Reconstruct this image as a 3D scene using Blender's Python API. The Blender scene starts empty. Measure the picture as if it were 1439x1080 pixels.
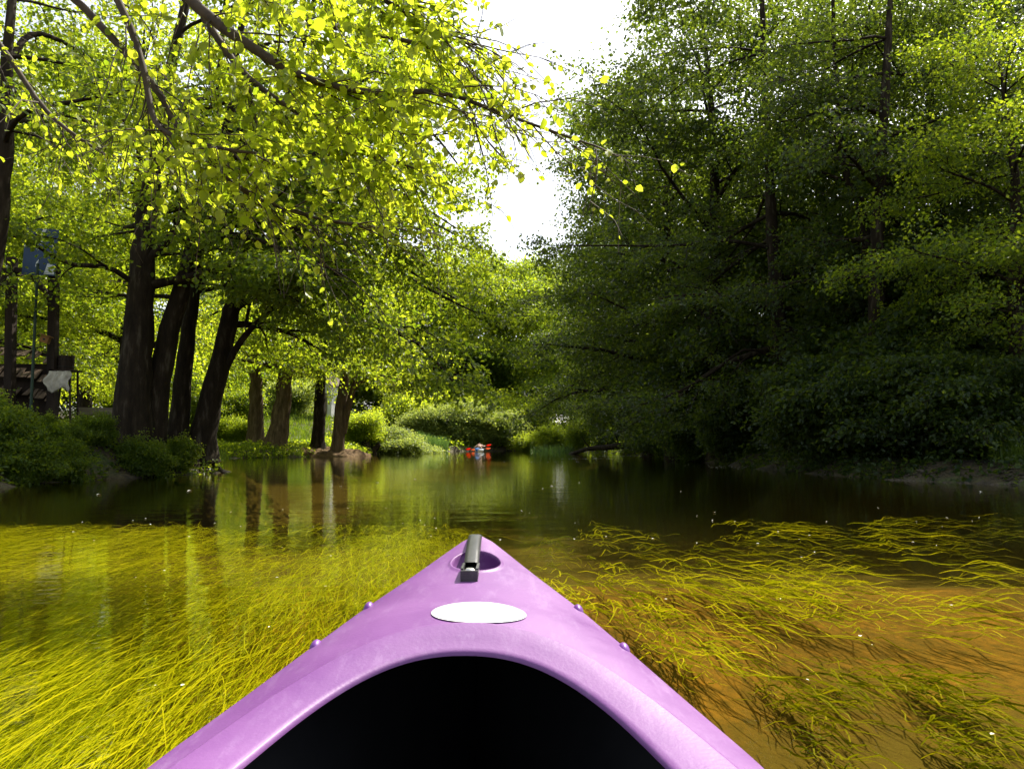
import bpy, math, random
import numpy as np
from mathutils import Vector, Matrix

# ------------------------------------------------------------------ camera, sky, sun, exposure
S = bpy.context.scene
COL = S.collection
FPX, CAMH, HORIZON = 1100.0, 0.60, 624.0           # focal length in photo pixels, eye height, horizon row
PITCH = math.atan((HORIZON - 540.0) / FPX)
cam_d = bpy.data.cameras.new('camera')
cam_d.sensor_width = 36.0
cam_d.lens = 36.0 * FPX / 1439.0
cam_d.clip_start, cam_d.clip_end = 0.02, 2000.0
cam = bpy.data.objects.new('camera', cam_d)
COL.objects.link(cam)
cam.location = (0, 0, CAMH)
cam.rotation_euler = (math.pi / 2 + PITCH, 0, 0)
S.camera = cam

SUN_AZ, SUN_EL = math.radians(36), math.radians(52)  # azimuth clockwise from the view direction (+Y)
sun_vec = Vector((math.sin(SUN_AZ) * math.cos(SUN_EL), math.cos(SUN_AZ) * math.cos(SUN_EL), math.sin(SUN_EL)))
W = bpy.data.worlds.new('World'); S.world = W; W.use_nodes = True
wn = W.node_tree.nodes; wl = W.node_tree.links
sky = wn.new('ShaderNodeTexSky'); sky.sky_type = 'NISHITA'; sky.sun_disc = False
sky.sun_elevation = SUN_EL; sky.sun_rotation = SUN_AZ
sky.dust_density = 3.0; sky.air_density = 1.0; sky.ozone_density = 1.0
bg = wn['Background']; bg.inputs['Strength'].default_value = 0.15
hs_ = wn.new('ShaderNodeHueSaturation'); hs_.inputs['Saturation'].default_value = .45   # thin high haze: a pale summer sky
wl.new(sky.outputs[0], hs_.inputs['Color']); wl.new(hs_.outputs[0], bg.inputs['Color'])
sun_d = bpy.data.lights.new('sun', 'SUN'); sun_d.energy = 5.0; sun_d.angle = math.radians(0.55)
sun_d.color = (1.0, 0.94, 0.82)
sun = bpy.data.objects.new('sun', sun_d); COL.objects.link(sun)
sun.rotation_euler = sun_vec.to_track_quat('Z', 'Y').to_euler()
sun.location = (10, 15, 30)
S.view_settings.view_transform = 'Standard'; S.view_settings.look = 'None'
S.view_settings.gamma = 1.0; S.view_settings.use_curve_mapping = False
S.view_settings.exposure = 1.08

S.render.engine = 'CYCLES'
cy = S.cycles
cy.use_denoising = True
cy.max_bounces = 8; cy.diffuse_bounces = 5; cy.glossy_bounces = 3; cy.transmission_bounces = 4
cy.transparent_max_bounces = 10; cy.caustics_reflective = False; cy.caustics_refractive = False
cy.sample_clamp_indirect = 6.0

# ------------------------------------------------------------------ pixel helpers (photo pixels, 1439 x 1080)
FW = Vector((0, math.cos(PITCH), math.sin(PITCH))); UP = Vector((0, -math.sin(PITCH), math.cos(PITCH)))
def ray(px, py):
    return FW + Vector((1, 0, 0)) * ((px - 719.5) / FPX) + UP * ((540 - py) / FPX)
def at(px, py, Y):
    d = ray(px, py); return Vector((0, 0, CAMH)) + d * (Y / d.y)
def on_z(px, py, z=0.0):
    d = ray(px, py); return Vector((0, 0, CAMH)) + d * ((z - CAMH) / d.z)

# ------------------------------------------------------------------ materials
def new_mat(name):
    m = bpy.data.materials.new(name); m.use_nodes = True
    nt = m.node_tree; return m, nt.nodes, nt.links, nt.nodes['Principled BSDF']
def ramp(n, stops):
    r = n.new('ShaderNodeValToRGB'); e = r.color_ramp.elements
    while len(e) < len(stops): e.new(0.5)
    for i, (p, c) in enumerate(stops): e[i].position = p; e[i].color = (*c, 1)
    return r
def noise(n, l, scale, detail=4, rough=0.55, coord='Object', stretch=None):
    tc = n.new('ShaderNodeTexCoord'); t = n.new('ShaderNodeTexNoise')
    t.inputs['Scale'].default_value = scale; t.inputs['Detail'].default_value = detail
    t.inputs['Roughness'].default_value = rough
    if stretch:
        mp = n.new('ShaderNodeMapping'); mp.inputs['Scale'].default_value = stretch
        l.new(tc.outputs[coord], mp.inputs[0]); l.new(mp.outputs[0], t.inputs['Vector'])
    else: l.new(tc.outputs[coord], t.inputs['Vector'])
    return t
def bump(n, l, src, bsdf, strength, dist):
    b = n.new('ShaderNodeBump'); b.inputs['Strength'].default_value = strength; b.inputs['Distance'].default_value = dist
    l.new(src, b.inputs['Height']); l.new(b.outputs[0], bsdf.inputs['Normal']); return b
def simple(name, stops, scale=8, rough=0.8, bs=0.3, bd=0.01, spec=0.3, stretch=None, coord='Object', detail=5):
    m, n, l, p = new_mat(name); t = noise(n, l, scale, detail, 0.6, coord, stretch)
    r = ramp(n, stops); l.new(t.outputs[0], r.inputs[0]); l.new(r.outputs[0], p.inputs['Base Color'])
    p.inputs['Roughness'].default_value = rough; p.inputs['Specular IOR Level'].default_value = spec
    if bs: bump(n, l, t.outputs[0], p, bs, bd)
    return m
def leaf_mat(name, dark, light, tdark, tlight, trans=0.45, rough=0.42, spec=0.35):
    """two-sided leaf: a waxy surface mixed with light coming through; 'tint' varies leaf by leaf"""
    m, n, l, p = new_mat(name)
    a = n.new('ShaderNodeAttribute'); a.attribute_name = 'tint'
    r1 = ramp(n, [(0.0, dark), (1.0, light)]); r2 = ramp(n, [(0.0, tdark), (1.0, tlight)])
    l.new(a.outputs['Fac'], r1.inputs[0]); l.new(a.outputs['Fac'], r2.inputs[0])
    l.new(r1.outputs[0], p.inputs['Base Color'])
    p.inputs['Roughness'].default_value = rough; p.inputs['Specular IOR Level'].default_value = spec
    tr = n.new('ShaderNodeBsdfTranslucent'); l.new(r2.outputs[0], tr.inputs['Color'])
    mx = n.new('ShaderNodeMixShader'); mx.inputs[0].default_value = trans
    l.new(p.outputs[0], mx.inputs[1]); l.new(tr.outputs[0], mx.inputs[2])
    l.new(mx.outputs[0], n['Material Output'].inputs['Surface'])
    return m
M = {}
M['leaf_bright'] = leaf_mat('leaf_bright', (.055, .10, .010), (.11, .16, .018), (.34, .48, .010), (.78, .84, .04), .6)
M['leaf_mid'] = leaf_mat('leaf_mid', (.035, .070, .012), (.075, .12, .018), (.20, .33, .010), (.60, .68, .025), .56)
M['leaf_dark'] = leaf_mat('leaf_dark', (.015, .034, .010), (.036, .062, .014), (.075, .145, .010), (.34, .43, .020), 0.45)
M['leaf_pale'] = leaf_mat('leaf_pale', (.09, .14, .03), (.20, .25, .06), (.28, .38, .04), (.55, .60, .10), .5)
M['reed'] = leaf_mat('reed', (.06, .12, .03), (.11, .19, .05), (.12, .24, .03), (.22, .36, .06), 0.35)
M['grass'] = leaf_mat('grass', (.05, .10, .012), (.12, .18, .02), (.16, .28, .012), (.36, .46, .02), 0.4)
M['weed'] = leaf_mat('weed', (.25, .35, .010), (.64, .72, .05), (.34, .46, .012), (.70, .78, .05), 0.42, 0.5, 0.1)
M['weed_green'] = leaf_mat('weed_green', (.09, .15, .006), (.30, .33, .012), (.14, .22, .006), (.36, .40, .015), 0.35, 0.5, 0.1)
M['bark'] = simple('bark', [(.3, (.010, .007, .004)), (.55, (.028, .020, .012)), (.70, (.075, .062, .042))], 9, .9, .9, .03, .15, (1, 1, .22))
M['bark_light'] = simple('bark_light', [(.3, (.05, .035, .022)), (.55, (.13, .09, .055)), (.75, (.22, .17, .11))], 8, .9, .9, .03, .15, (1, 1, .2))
M['twig'] = simple('twig', [(.3, (.035, .026, .018)), (.7, (.09, .068, .045))], 12, .85, 0)
M['ground'] = None

# ------------------------------------------------------------------ mesh helpers
def make_mesh(name, V, polys, mats, tint=None, smooth=False):
    """polys: list of (int array (n,k), material index)"""
    me = bpy.data.meshes.new(name)
    V = np.asarray(V, dtype=np.float32)
    me.vertices.add(len(V)); me.vertices.foreach_set('co', V.ravel())
    polys = [(np.asarray(F, dtype=np.int32), mi) for F, mi in polys if len(F)]
    nl = sum(F.size for F, _ in polys); npol = sum(len(F) for F, _ in polys)
    me.loops.add(nl); me.polygons.add(npol)
    me.loops.foreach_set('vertex_index', np.concatenate([F.ravel() for F, _ in polys]))
    sizes = np.concatenate([np.full(len(F), F.shape[1], np.int32) for F, _ in polys])
    starts = np.concatenate([[0], np.cumsum(sizes)[:-1]]).astype(np.int32)
    me.polygons.foreach_set('loop_start', starts)
    me.polygons.foreach_set('material_index', np.concatenate([np.full(len(F), mi, np.int32) for F, mi in polys]))
    me.polygons.foreach_set('use_smooth', np.full(npol, bool(smooth)))
    for m in mats: me.materials.append(m)
    if tint is not None:
        a = me.attributes.new('tint', 'FLOAT', 'POINT'); a.data.foreach_set('value', np.asarray(tint, np.float32))
    me.update(calc_edges=True); me.validate()
    return me
def link(name, me, parent=None, loc=None, rot=None, scale=None, **props):
    o = bpy.data.objects.new(name, me); COL.objects.link(o)
    if parent is not None: o.parent = parent
    if loc is not None: o.location = loc
    if rot is not None: o.rotation_euler = rot
    if scale is not None: o.scale = scale
    for k, v in props.items(): o[k] = v
    return o
def empty(name, loc=(0, 0, 0), rot=None, scale=None, **props):
    return link(name, None, None, loc, rot, scale, **props)
def copy_tree(o, parent=None):
    c = o.copy(); COL.objects.link(c); c.parent = parent
    for ch in o.children: copy_tree(ch, c)
    return c

class MB:
    """collects shapes for one mesh object"""
    def __init__(s): s.V = []; s.P = {}; s.n = 0
    def add(s, V, F):
        V = np.asarray(V, float).reshape(-1, 3); s.V.append(V)
        for f in F:
            s.P.setdefault(len(f), []).append([i + s.n for i in f])
        s.n += len(V)
    def box(s, c, size, rot=None, taper=0.0):
        x, y, z = [a / 2 for a in size]; t = 1 - taper
        P = np.array([(-x, -y, -z), (x, -y, -z), (x, y, -z), (-x, y, -z), (-x * t, -y * t, z), (x * t, -y * t, z), (x * t, y * t, z), (-x * t, y * t, z)])
        if rot is not None:
            P = P @ np.array(rot.to_3x3() if hasattr(rot, 'to_3x3') else rot).T
        s.add(P + np.array(c), [(0, 3, 2, 1), (4, 5, 6, 7), (0, 1, 5, 4), (1, 2, 6, 5), (2, 3, 7, 6), (3, 0, 4, 7)])
    def tube(s, pts, radii, n=8, caps=True):
        V, F = tube(pts, radii, n)
        s.add(V, F.tolist())
        if caps:
            k = len(pts)
            s.P.setdefault(n, []).append([s.n - k * n + i for i in range(n)][::-1])
            s.P.setdefault(n, []).append([s.n - n + i for i in range(n)])
    def grid(s, G):
        """G: (a,b,3) array of points -> quads"""
        G = np.asarray(G, float); a, b = G.shape[:2]
        i = np.arange(a * b).reshape(a, b)
        F = np.stack([i[:-1, :-1], i[:-1, 1:], i[1:, 1:], i[1:, :-1]], -1).reshape(-1, 4)
        s.add(G.reshape(-1, 3), F.tolist())
    def build(s, name, mat, parent=None, smooth=False, tint=None, **kw):
        V = np.concatenate(s.V)
        me = make_mesh(name, V, [(np.array(f), 0) for f in s.P.values()], [mat], tint, smooth)
        return link(name, me, parent, **kw)

def tube(pts, radii, n=8):
    P = np.asarray(pts, float); R = np.asarray(radii, float); k = len(P)
    T = np.gradient(P, axis=0); T /= np.linalg.norm(T, axis=1)[:, None] + 1e-9
    ref = np.array([0, 0, 1.0]) if abs(T[:, 2]).mean() < 0.8 else np.array([1.0, 0, 0])
    U = np.cross(T, ref); U /= np.linalg.norm(U, axis=1)[:, None] + 1e-9
    Wv = np.cross(T, U)
    a = np.linspace(0, 2 * math.pi, n, endpoint=False)
    V = P[:, None] + R[:, None, None] * (np.cos(a)[None, :, None] * U[:, None] + np.sin(a)[None, :, None] * Wv[:, None])
    i = np.arange(k * n).reshape(k, n); j = np.roll(i, -1, axis=1)
    F = np.stack([i[:-1], j[:-1], j[1:], i[1:]], -1).reshape(-1, 4)
    return V.reshape(-1, 3), F
def smooth_path(pts, n):
    P = np.asarray([tuple(p) for p in pts], float); t = np.linspace(0, 1, len(P)); u = np.linspace(0, 1, n)
    # Catmull-Rom
    out = []
    for x in u:
        f = x * (len(P) - 1); i = min(int(f), len(P) - 2); g = f - i
        p0 = P[max(i - 1, 0)]; p1 = P[i]; p2 = P[i + 1]; p3 = P[min(i + 2, len(P) - 1)]
        out.append(.5 * ((2 * p1) + (-p0 + p2) * g + (2 * p0 - 5 * p1 + 4 * p2 - p3) * g ** 2 + (-p0 + 3 * p1 - 3 * p2 + p3) * g ** 3))
    return np.array(out)

def leaves_geo(pos, axis, nrm, L, wid=0.72, shape='hex', fold=0.22):
    """leaf blades: (N,3) base points, unit axes, rough normals, lengths -> V, F(quads)"""
    N = len(pos)
    axis = axis / (np.linalg.norm(axis, axis=1)[:, None] + 1e-9)
    side = np.cross(nrm, axis); side /= np.linalg.norm(side, axis=1)[:, None] + 1e-9
    up = np.cross(axis, side)
    L = L[:, None]
    def pt(a, b, c): return pos + axis * (a * L) + side * (b * L * wid) + up * (c * L)
    if shape == 'hex':
        P = [pt(0, 0, 0), pt(.30, .46, fold * .45), pt(.72, .38, fold * .36), pt(1.0, 0, -.06), pt(.72, -.38, fold * .36), pt(.30, -.46, fold * .45)]
        V = np.stack(P, 1).reshape(-1, 3); b = (np.arange(N) * 6)[:, None]
        F = np.concatenate([b + np.array([[0, 1, 2, 3]]), b + np.array([[0, 3, 4, 5]])])
        return V, F, 6
    P = [pt(0, 0, 0), pt(.48, .5, fold * .5), pt(1.0, 0, 0), pt(.48, -.5, fold * .5)]
    V = np.stack(P, 1).reshape(-1, 3); b = (np.arange(N) * 4)[:, None]
    F = np.concatenate([b + np.array([[0, 1, 2]]), b + np.array([[0, 2, 3]])])
    return V, F, 4

def poly(rng, p, d, L, n, droop, wob):
    pts = [np.array(p, float)]; d = np.array(d, float); d /= np.linalg.norm(d)
    for _ in range(n):
        d = d + rng.normal(0, wob, 3) + np.array([0, 0, -droop / n]); d /= np.linalg.norm(d)
        pts.append(pts[-1] + d * L / n)
    return np.array(pts)

def gen_tree(seed, trunk_pts, trunk_r, n_limb=14, limb_len=3.2, t_range=(.3, 1.0), elev=(10, 45), droop=.5,
             nsec=7, ntwig=6, lpt=50, leaf=.075, shape='hex', extra=(), az=None, az_spread=180., taper_top=.45, spread=.13,
             len_profile=None, flare=True, trunk_n=12, twig_len=.75):
    """skeleton of trunk, limbs, branches and twigs with leaves along the twigs; everything relative to the base point"""
    rng = np.random.default_rng(seed)
    tp = smooth_path(trunk_pts, 26); nT = len(tp)
    tt = np.linspace(0, 1, nT)
    tr = trunk_r * (1 - (1 - .12) * tt ** 1.1)
    if flare: tr = tr * (1 + .55 * np.exp(-tt * 22))
    tp2 = tp.copy(); tp2[1:, :2] += rng.normal(0, trunk_r * .05, (nT - 1, 2))
    trunk = tube(tp2, tr * (1 + rng.normal(0, .03, nT)), trunk_n)
    tlen = np.linalg.norm(np.diff(tp, axis=0), axis=1).sum()
    limbs = []; twV = []; twF = []; tn = 0
    LP = []; LA = []
    paths = []
    for e in extra:
        pts, r0, r1 = e[:3]
        paths.append((smooth_path(pts, 12), r0, r1, e[3] if len(e) > 3 else .25))
    g = rng.uniform(0, 360)
    for k in range(n_limb):
        t = t_range[0] + (t_range[1] - t_range[0]) * (k + rng.uniform(0, .8)) / n_limb
        i = min(int(t * (nT - 1)), nT - 1)
        if az is None: a = g + k * 137.5 + rng.uniform(-20, 20)
        else: a = az + rng.uniform(-az_spread, az_spread)
        a = math.radians(a); el = math.radians(rng.uniform(*elev) + 25 * max(0, t - .75) * 4)
        pr = len_profile(t) if len_profile else (1 - .55 * abs(t - .55) / .45)
        L = limb_len * pr * rng.uniform(.75, 1.2)
        d = (math.cos(a) * math.cos(el), math.sin(a) * math.cos(el), math.sin(el))
        pts = poly(rng, tp[i], d, L, 8, droop, .10)
        paths.append((pts, min(tr[i] * .45, .10), .012, .12))
    for pts, r0, r1, s0 in paths:
        mb = []; n = len(pts)
        rr = np.linspace(r0, r1, n)
        mb.append(tube(pts, rr, 7))
        L = np.linalg.norm(np.diff(pts, axis=0), axis=1).sum()
        ns = max(3, int(nsec * L / limb_len + .5))
        for j in range(ns):
            u = s0 + (1 - s0) * (j + rng.uniform(0, 1)) / ns
            f = u * (n - 1); i0 = min(int(f), n - 2); p = pts[i0] + (pts[i0 + 1] - pts[i0]) * (f - i0)
            td = pts[i0 + 1] - pts[i0]; td /= np.linalg.norm(td)
            sd = np.cross(td, (0, 0, 1)); sd /= np.linalg.norm(sd) + 1e-6
            sgn = 1 if (j % 2) else -1
            d = td * rng.uniform(.3, .9) + sd * sgn * rng.uniform(.5, 1.1) + np.array([0, 0, rng.uniform(-.25, .35)])
            L2 = (limb_len * .42) * (1.1 - .55 * u) * rng.uniform(.7, 1.3)
            sp = poly(rng, p, d, L2, 5, droop * .7, .12)
            mb.append(tube(sp, np.linspace(max(rr[i0] * .45, .009), .006, len(sp)), 4))
            for q in range(ntwig):
                v = .15 + .85 * (q + rng.uniform(0, 1)) / ntwig
                f = v * (len(sp) - 1); i1 = min(int(f), len(sp) - 2); p2 = sp[i1] + (sp[i1 + 1] - sp[i1]) * (f - i1)
                td2 = sp[i1 + 1] - sp[i1]; td2 /= np.linalg.norm(td2)
                sd2 = np.cross(td2, (0, 0, 1)); sd2 /= np.linalg.norm(sd2) + 1e-6
                d2 = td2 * rng.uniform(.4, 1.0) + sd2 * (1 if q % 2 else -1) * rng.uniform(.4, 1.0) + np.array([0, 0, rng.uniform(-.35, .35)])
                tw = poly(rng, p2, d2, twig_len * rng.uniform(.6, 1.25), 3, droop * .6, .15)
                V, F = tube(tw, np.linspace(.005, .002, 4), 3)
                twV.append(V); twF.append(F + tn); tn += len(V)
                m = int(lpt * rng.uniform(.6, 1.3))
                w = rng.uniform(0, 1, m) ** .8 * 3; i2 = np.minimum(w.astype(int), 2)
                pp = tw[i2] + (tw[i2 + 1] - tw[i2]) * (w - i2)[:, None]
                pp = pp + rng.normal(0, spread, (m, 3)) * np.array([1, 1, .6])
                td3 = tw[-1] - tw[0]; td3 /= np.linalg.norm(td3)
                LP.append(pp); LA.append(td3[None] * .6 + rng.normal(0, .6, (m, 3)))
        Vs = np.concatenate([a for a, _ in mb]); off = 0; Fs = []
        for a, b in mb: Fs.append(b + off); off += len(a)
        limbs.append((Vs, np.concatenate(Fs)))
    LP = np.concatenate(LP); LA = np.concatenate(LA); N = len(LP)
    nr = rng.normal(0, .55, (N, 3)); nr[:, 2] += .8
    LA[:, 2] -= .25
    sz = leaf * rng.uniform(.65, 1.3, N)
    V, F, k = leaves_geo(LP, LA, nr, sz, shape=shape)
    tint = np.repeat(np.clip(rng.normal(.5, .25, N), 0, 1), k)
    twV = np.concatenate(twV); twF = np.concatenate(twF)
    return dict(trunk=trunk, limbs=limbs, V=np.concatenate([V, twV]), LF=F, TF=twF + len(V),
                tint=np.concatenate([tint, np.full(len(twV), .5)]), n=N)
def tree_obj(name, g, loc, leafm, barkm='bark', rotz=0, scale=1.0, **props):
    root = empty(name, loc, (0, 0, rotz), (scale,) * 3, **props)
    link('trunk', make_mesh('trunk', g['trunk'][0], [(g['trunk'][1], 0)], [M[barkm]], smooth=True), root)
    for V, F in g['limbs']:
        link('limb', make_mesh('limb', V, [(F, 0)], [M[barkm]], smooth=True), root)
    link('crown', make_mesh('crown', g['V'], [(g['LF'], 0), (g['TF'], 1)], [M[leafm], M['twig']], g['tint']), root, kind='stuff')
    return root
def place(src, loc, rotz, scale=1.0, leafm=None, **props):
    c = copy_tree(src); c.location = loc; c.rotation_euler = (0, 0, rotz)
    c.scale = (scale, scale, scale) if not isinstance(scale, tuple) else scale
    for k, v in props.items(): c[k] = v
    if leafm:
        for ch in c.children:
            if ch.name.startswith('crown'):
                ch.material_slots[0].link = 'OBJECT'; ch.material_slots[0].material = M[leafm]
    return c

# ------------------------------------------------------------------ terrain: banks, river bed, water
YL = [(-400, -7.5), (0, -7.4), (11, -7.3), (13.7, -7.0), (16.2, -6.15), (17.6, -6.5), (21, -8.2), (28, -11), (34, -12.2), (36, -10.6), (40, -8.9), (47, -9.0), (55, -8.2), (62, -6.6), (68, -3), (72, .9)]
YR = [(-400, 8), (8, 8), (11.4, 7.6), (13.75, 6.3), (18.3, 6.3), (25, 6.6), (39, 7.0), (50, 7), (60, 5.6), (68, 3), (72, 1.1)]
def xl(y): return np.interp(y, [a for a, _ in YL], [b for _, b in YL])
def xr(y): return np.interp(y, [a for a, _ in YR], [b for _, b in YR])
def sstep(t): t = np.clip(t, 0, 1); return t * t * (3 - 2 * t)
def hnoise(x, y):
    return (np.sin(x * 1.7 + 1.3 * np.sin(y * .9)) * np.sin(y * 1.3 + .7 * np.sin(x * 1.1)) * .5 + np.sin(x * 3.9 + y * 2.1) * np.sin(y * 4.3 - x * 1.2) * .25)
def ground_z(x, y):
    x = np.asarray(x, float); y = np.asarray(y, float)
    wob = .25 * np.sin(y * 1.9) + .15 * np.sin(y * 4.1 + 1)
    a = x - (xl(y) + wob * .6); b = (xr(y) + wob) - x
    s = np.minimum(a, b); s = np.where(y > 72, -np.abs(y - 72) - .5, s)
    left = a < b
    depth = np.interp(y, [0, 5.0, 7.5, 20, 60], [.25, .31, .75, 1.1, .9])
    bed = -depth * sstep(s / 1.8) + .035 * hnoise(x * 1.7, y * 1.7) * sstep(s / 1.0)
    bh = np.where(left, np.interp(y, [0, 10, 17, 20, 36, 60], [.8, .8, .45, .5, .35, .4]), np.interp(y, [0, 12, 30, 60], [.35, .3, .4, .4]))
    t = -s
    bank = bh * sstep(t / .8) + np.where(left, np.interp(y, [0, 16, 20, 30], [.45, .45, .1, .1]), .25) * sstep((t - .6) / 3.0) + .10 * hnoise(x, y) * sstep(t / 1.2) + .012 * np.clip(t - 4, 0, 60)
    rise = 2.4 * sstep((y - 43) / 18) * sstep((-x - 9) / 4)
    return np.where(s > 0, bed, bank + rise)
def gz(x, y): return float(ground_z(x, y))
def axis_coords(lo, hi, step, far, nfar=9):
    core = np.arange(lo, hi + 1e-6, step)
    g = np.geomspace(step * 2, far, nfar)
    return np.concatenate([lo - g[::-1], core, hi + g])
gx = axis_coords(-16, 16, .30, 500); gy = axis_coords(-6, 76, .36, 500)
X, Y = np.meshgrid(gx, gy, indexing='ij'); Z = ground_z(X, Y)
V = np.stack([X, Y, Z], -1).reshape(-1, 3)
i = np.arange(X.size).reshape(X.shape)
Q = np.stack([i[:-1, :-1], i[1:, :-1], i[1:, 1:], i[:-1, 1:]], -1).reshape(-1, 4)
wet = (Z.ravel()[Q] < 0.0).all(1)
def submesh(name, F, mat, **kw):
    used, inv = np.unique(F.ravel(), return_inverse=True)
    return link(name, make_mesh(name, V[used], [(inv.reshape(-1, 4), 0)], [mat], smooth=True), **kw)
m, n, l, p = new_mat('soil')
t1 = noise(n, l, 1.1, 6); t2 = noise(n, l, 14, 5)
r1 = ramp(n, [(.38, (.035, .026, .016)), (.52, (.075, .06, .03)), (.62, (.06, .085, .02))]); l.new(t1.outputs[0], r1.inputs[0])
r2 = ramp(n, [(.3, (.45, .45, .45)), (.7, (1.3, 1.25, 1.1))]); l.new(t2.outputs[0], r2.inputs[0])
mx = n.new('ShaderNodeMix'); mx.data_type = 'RGBA'; mx.blend_type = 'MULTIPLY'; mx.inputs[0].default_value = 1
l.new(r1.outputs[0], mx.inputs[6]); l.new(r2.outputs[0], mx.inputs[7]); l.new(mx.outputs[2], p.inputs['Base Color'])
p.inputs['Roughness'].default_value = .95; bump(n, l, t2.outputs[0], p, .8, .06)
M['soil'] = m
m, n, l, p = new_mat('sand_bed')
t1 = noise(n, l, 1.6, 8, .68, stretch=(1, .45, 1)); t2 = noise(n, l, 26, 6, .75, stretch=(1, .5, 1))
r1 = ramp(n, [(.33, (.040, .024, .008)), (.48, (.095, .055, .016)), (.60, (.15, .085, .026)), (.72, (.24, .14, .05))]); l.new(t1.outputs[0], r1.inputs[0])
r1b = ramp(n, [(.35, (.10, .095, .008)), (.5, (.21, .18, .016)), (.68, (.34, .27, .03))]); l.new(t1.outputs[0], r1b.inputs[0])   # algae film under the weed meadow
gq = n.new('ShaderNodeNewGeometry'); sq = n.new('ShaderNodeSeparateXYZ'); l.new(gq.outputs['Position'], sq.inputs[0])
ma = n.new('ShaderNodeMapRange'); ma.inputs[1].default_value = .35; ma.inputs[2].default_value = -.5; l.new(sq.outputs['X'], ma.inputs[0])
m1 = n.new('ShaderNodeMix'); m1.data_type = 'RGBA'; l.new(ma.outputs[0], m1.inputs[0]); l.new(r1.outputs[0], m1.inputs[6]); l.new(r1b.outputs[0], m1.inputs[7])
r2 = ramp(n, [(.36, (.32, .34, .36)), (.5, (.85, .85, .8)), (.64, (1.3, 1.2, 1.05))]); l.new(t2.outputs[0], r2.inputs[0])
mx = n.new('ShaderNodeMix'); mx.data_type = 'RGBA'; mx.blend_type = 'MULTIPLY'; mx.inputs[0].default_value = 1
l.new(m1.outputs[2], mx.inputs[6]); l.new(r2.outputs[0], mx.inputs[7])
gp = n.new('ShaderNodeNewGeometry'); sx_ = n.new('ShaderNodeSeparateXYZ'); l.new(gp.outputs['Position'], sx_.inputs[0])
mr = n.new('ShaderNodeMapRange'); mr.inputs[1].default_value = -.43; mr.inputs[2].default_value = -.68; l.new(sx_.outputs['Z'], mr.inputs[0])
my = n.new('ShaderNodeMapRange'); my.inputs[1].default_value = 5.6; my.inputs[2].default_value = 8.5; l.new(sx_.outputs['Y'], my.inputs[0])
sa = n.new('ShaderNodeMath'); sa.operation = 'MULTIPLY_ADD'; sa.inputs[1].default_value = 2.2; l.new(t1.outputs[0], sa.inputs[0]); l.new(sx_.outputs['Y'], sa.inputs[2])   # tree shade painted on the near right bed, with a ragged edge
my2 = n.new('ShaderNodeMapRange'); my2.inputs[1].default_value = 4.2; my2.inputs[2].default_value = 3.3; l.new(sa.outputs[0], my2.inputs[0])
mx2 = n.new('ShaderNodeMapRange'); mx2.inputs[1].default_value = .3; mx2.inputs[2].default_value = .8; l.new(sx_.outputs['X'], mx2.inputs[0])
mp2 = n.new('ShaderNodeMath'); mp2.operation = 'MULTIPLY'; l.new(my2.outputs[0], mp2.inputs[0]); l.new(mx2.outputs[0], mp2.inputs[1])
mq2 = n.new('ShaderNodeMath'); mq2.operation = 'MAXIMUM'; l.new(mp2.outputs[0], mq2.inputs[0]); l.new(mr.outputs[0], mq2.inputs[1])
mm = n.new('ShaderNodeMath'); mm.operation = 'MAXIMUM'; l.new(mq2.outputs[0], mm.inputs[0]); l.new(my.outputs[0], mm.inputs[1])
m2 = n.new('ShaderNodeMix'); m2.data_type = 'RGBA'; l.new(mm.outputs[0], m2.inputs[0]); l.new(mx.outputs[2], m2.inputs[6]); m2.inputs[7].default_value = (.050, .040, .013, 1)   # dark silt in the deep part, and the painted shade near right
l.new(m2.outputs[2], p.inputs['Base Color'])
p.inputs['Roughness'].default_value = .9; bump(n, l, t2.outputs[0], p, .5, .03)
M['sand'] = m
submesh('ground', Q[~wet], M['soil'], kind='structure')
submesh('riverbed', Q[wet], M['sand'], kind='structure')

# water: a thin tinted surface that mirrors at grazing angles
m, n, l, p = new_mat('water')
n.remove(p)
tc = n.new('ShaderNodeTexCoord')
def wnoise(scale, stretch, detail=3, rot=0.0):
    mp = n.new('ShaderNodeMapping'); mp.inputs['Scale'].default_value = stretch; mp.inputs['Rotation'].default_value = (0, 0, rot)
    t = n.new('ShaderNodeTexNoise'); t.inputs['Scale'].default_value = scale; t.inputs['Detail'].default_value = detail
    l.new(tc.outputs['Object'], mp.inputs[0]); l.new(mp.outputs[0], t.inputs['Vector']); return t
w1 = wnoise(2.2, (.8, 1.2, 1), 3, .3); w2 = wnoise(13, (.6, 1.5, 1), 2, -.2)
ad = n.new('ShaderNodeMath'); ad.operation = 'MULTIPLY_ADD'; ad.inputs[1].default_value = .22
l.new(w2.outputs[0], ad.inputs[0]); l.new(w1.outputs[0], ad.inputs[2])
b = n.new('ShaderNodeBump'); b.inputs['Strength'].default_value = .24; b.inputs['Distance'].default_value = .018
l.new(ad.outputs[0], b.inputs['Height'])
fr = n.new('ShaderNodeFresnel'); fr.inputs['IOR'].default_value = 1.33
gl = n.new('ShaderNodeBsdfGlossy'); gl.inputs['Roughness'].default_value = .015; l.new(b.outputs[0], gl.inputs['Normal'])
gl.inputs['Color'].default_value = (.95, .97, .93, 1)
tr = n.new('ShaderNodeBsdfTransparent'); tr.inputs['Color'].default_value = (.94, .82, .36, 1)
ms = n.new('ShaderNodeMixShader'); l.new(fr.outputs[0], ms.inputs[0]); l.new(tr.outputs[0], ms.inputs[1]); l.new(gl.outputs[0], ms.inputs[2])
l.new(ms.outputs[0], n['Material Output'].inputs['Surface'])
M['water'] = m
wy = np.concatenate([[-400, -60, -20], np.arange(-6, 73, 1.0)])
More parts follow.
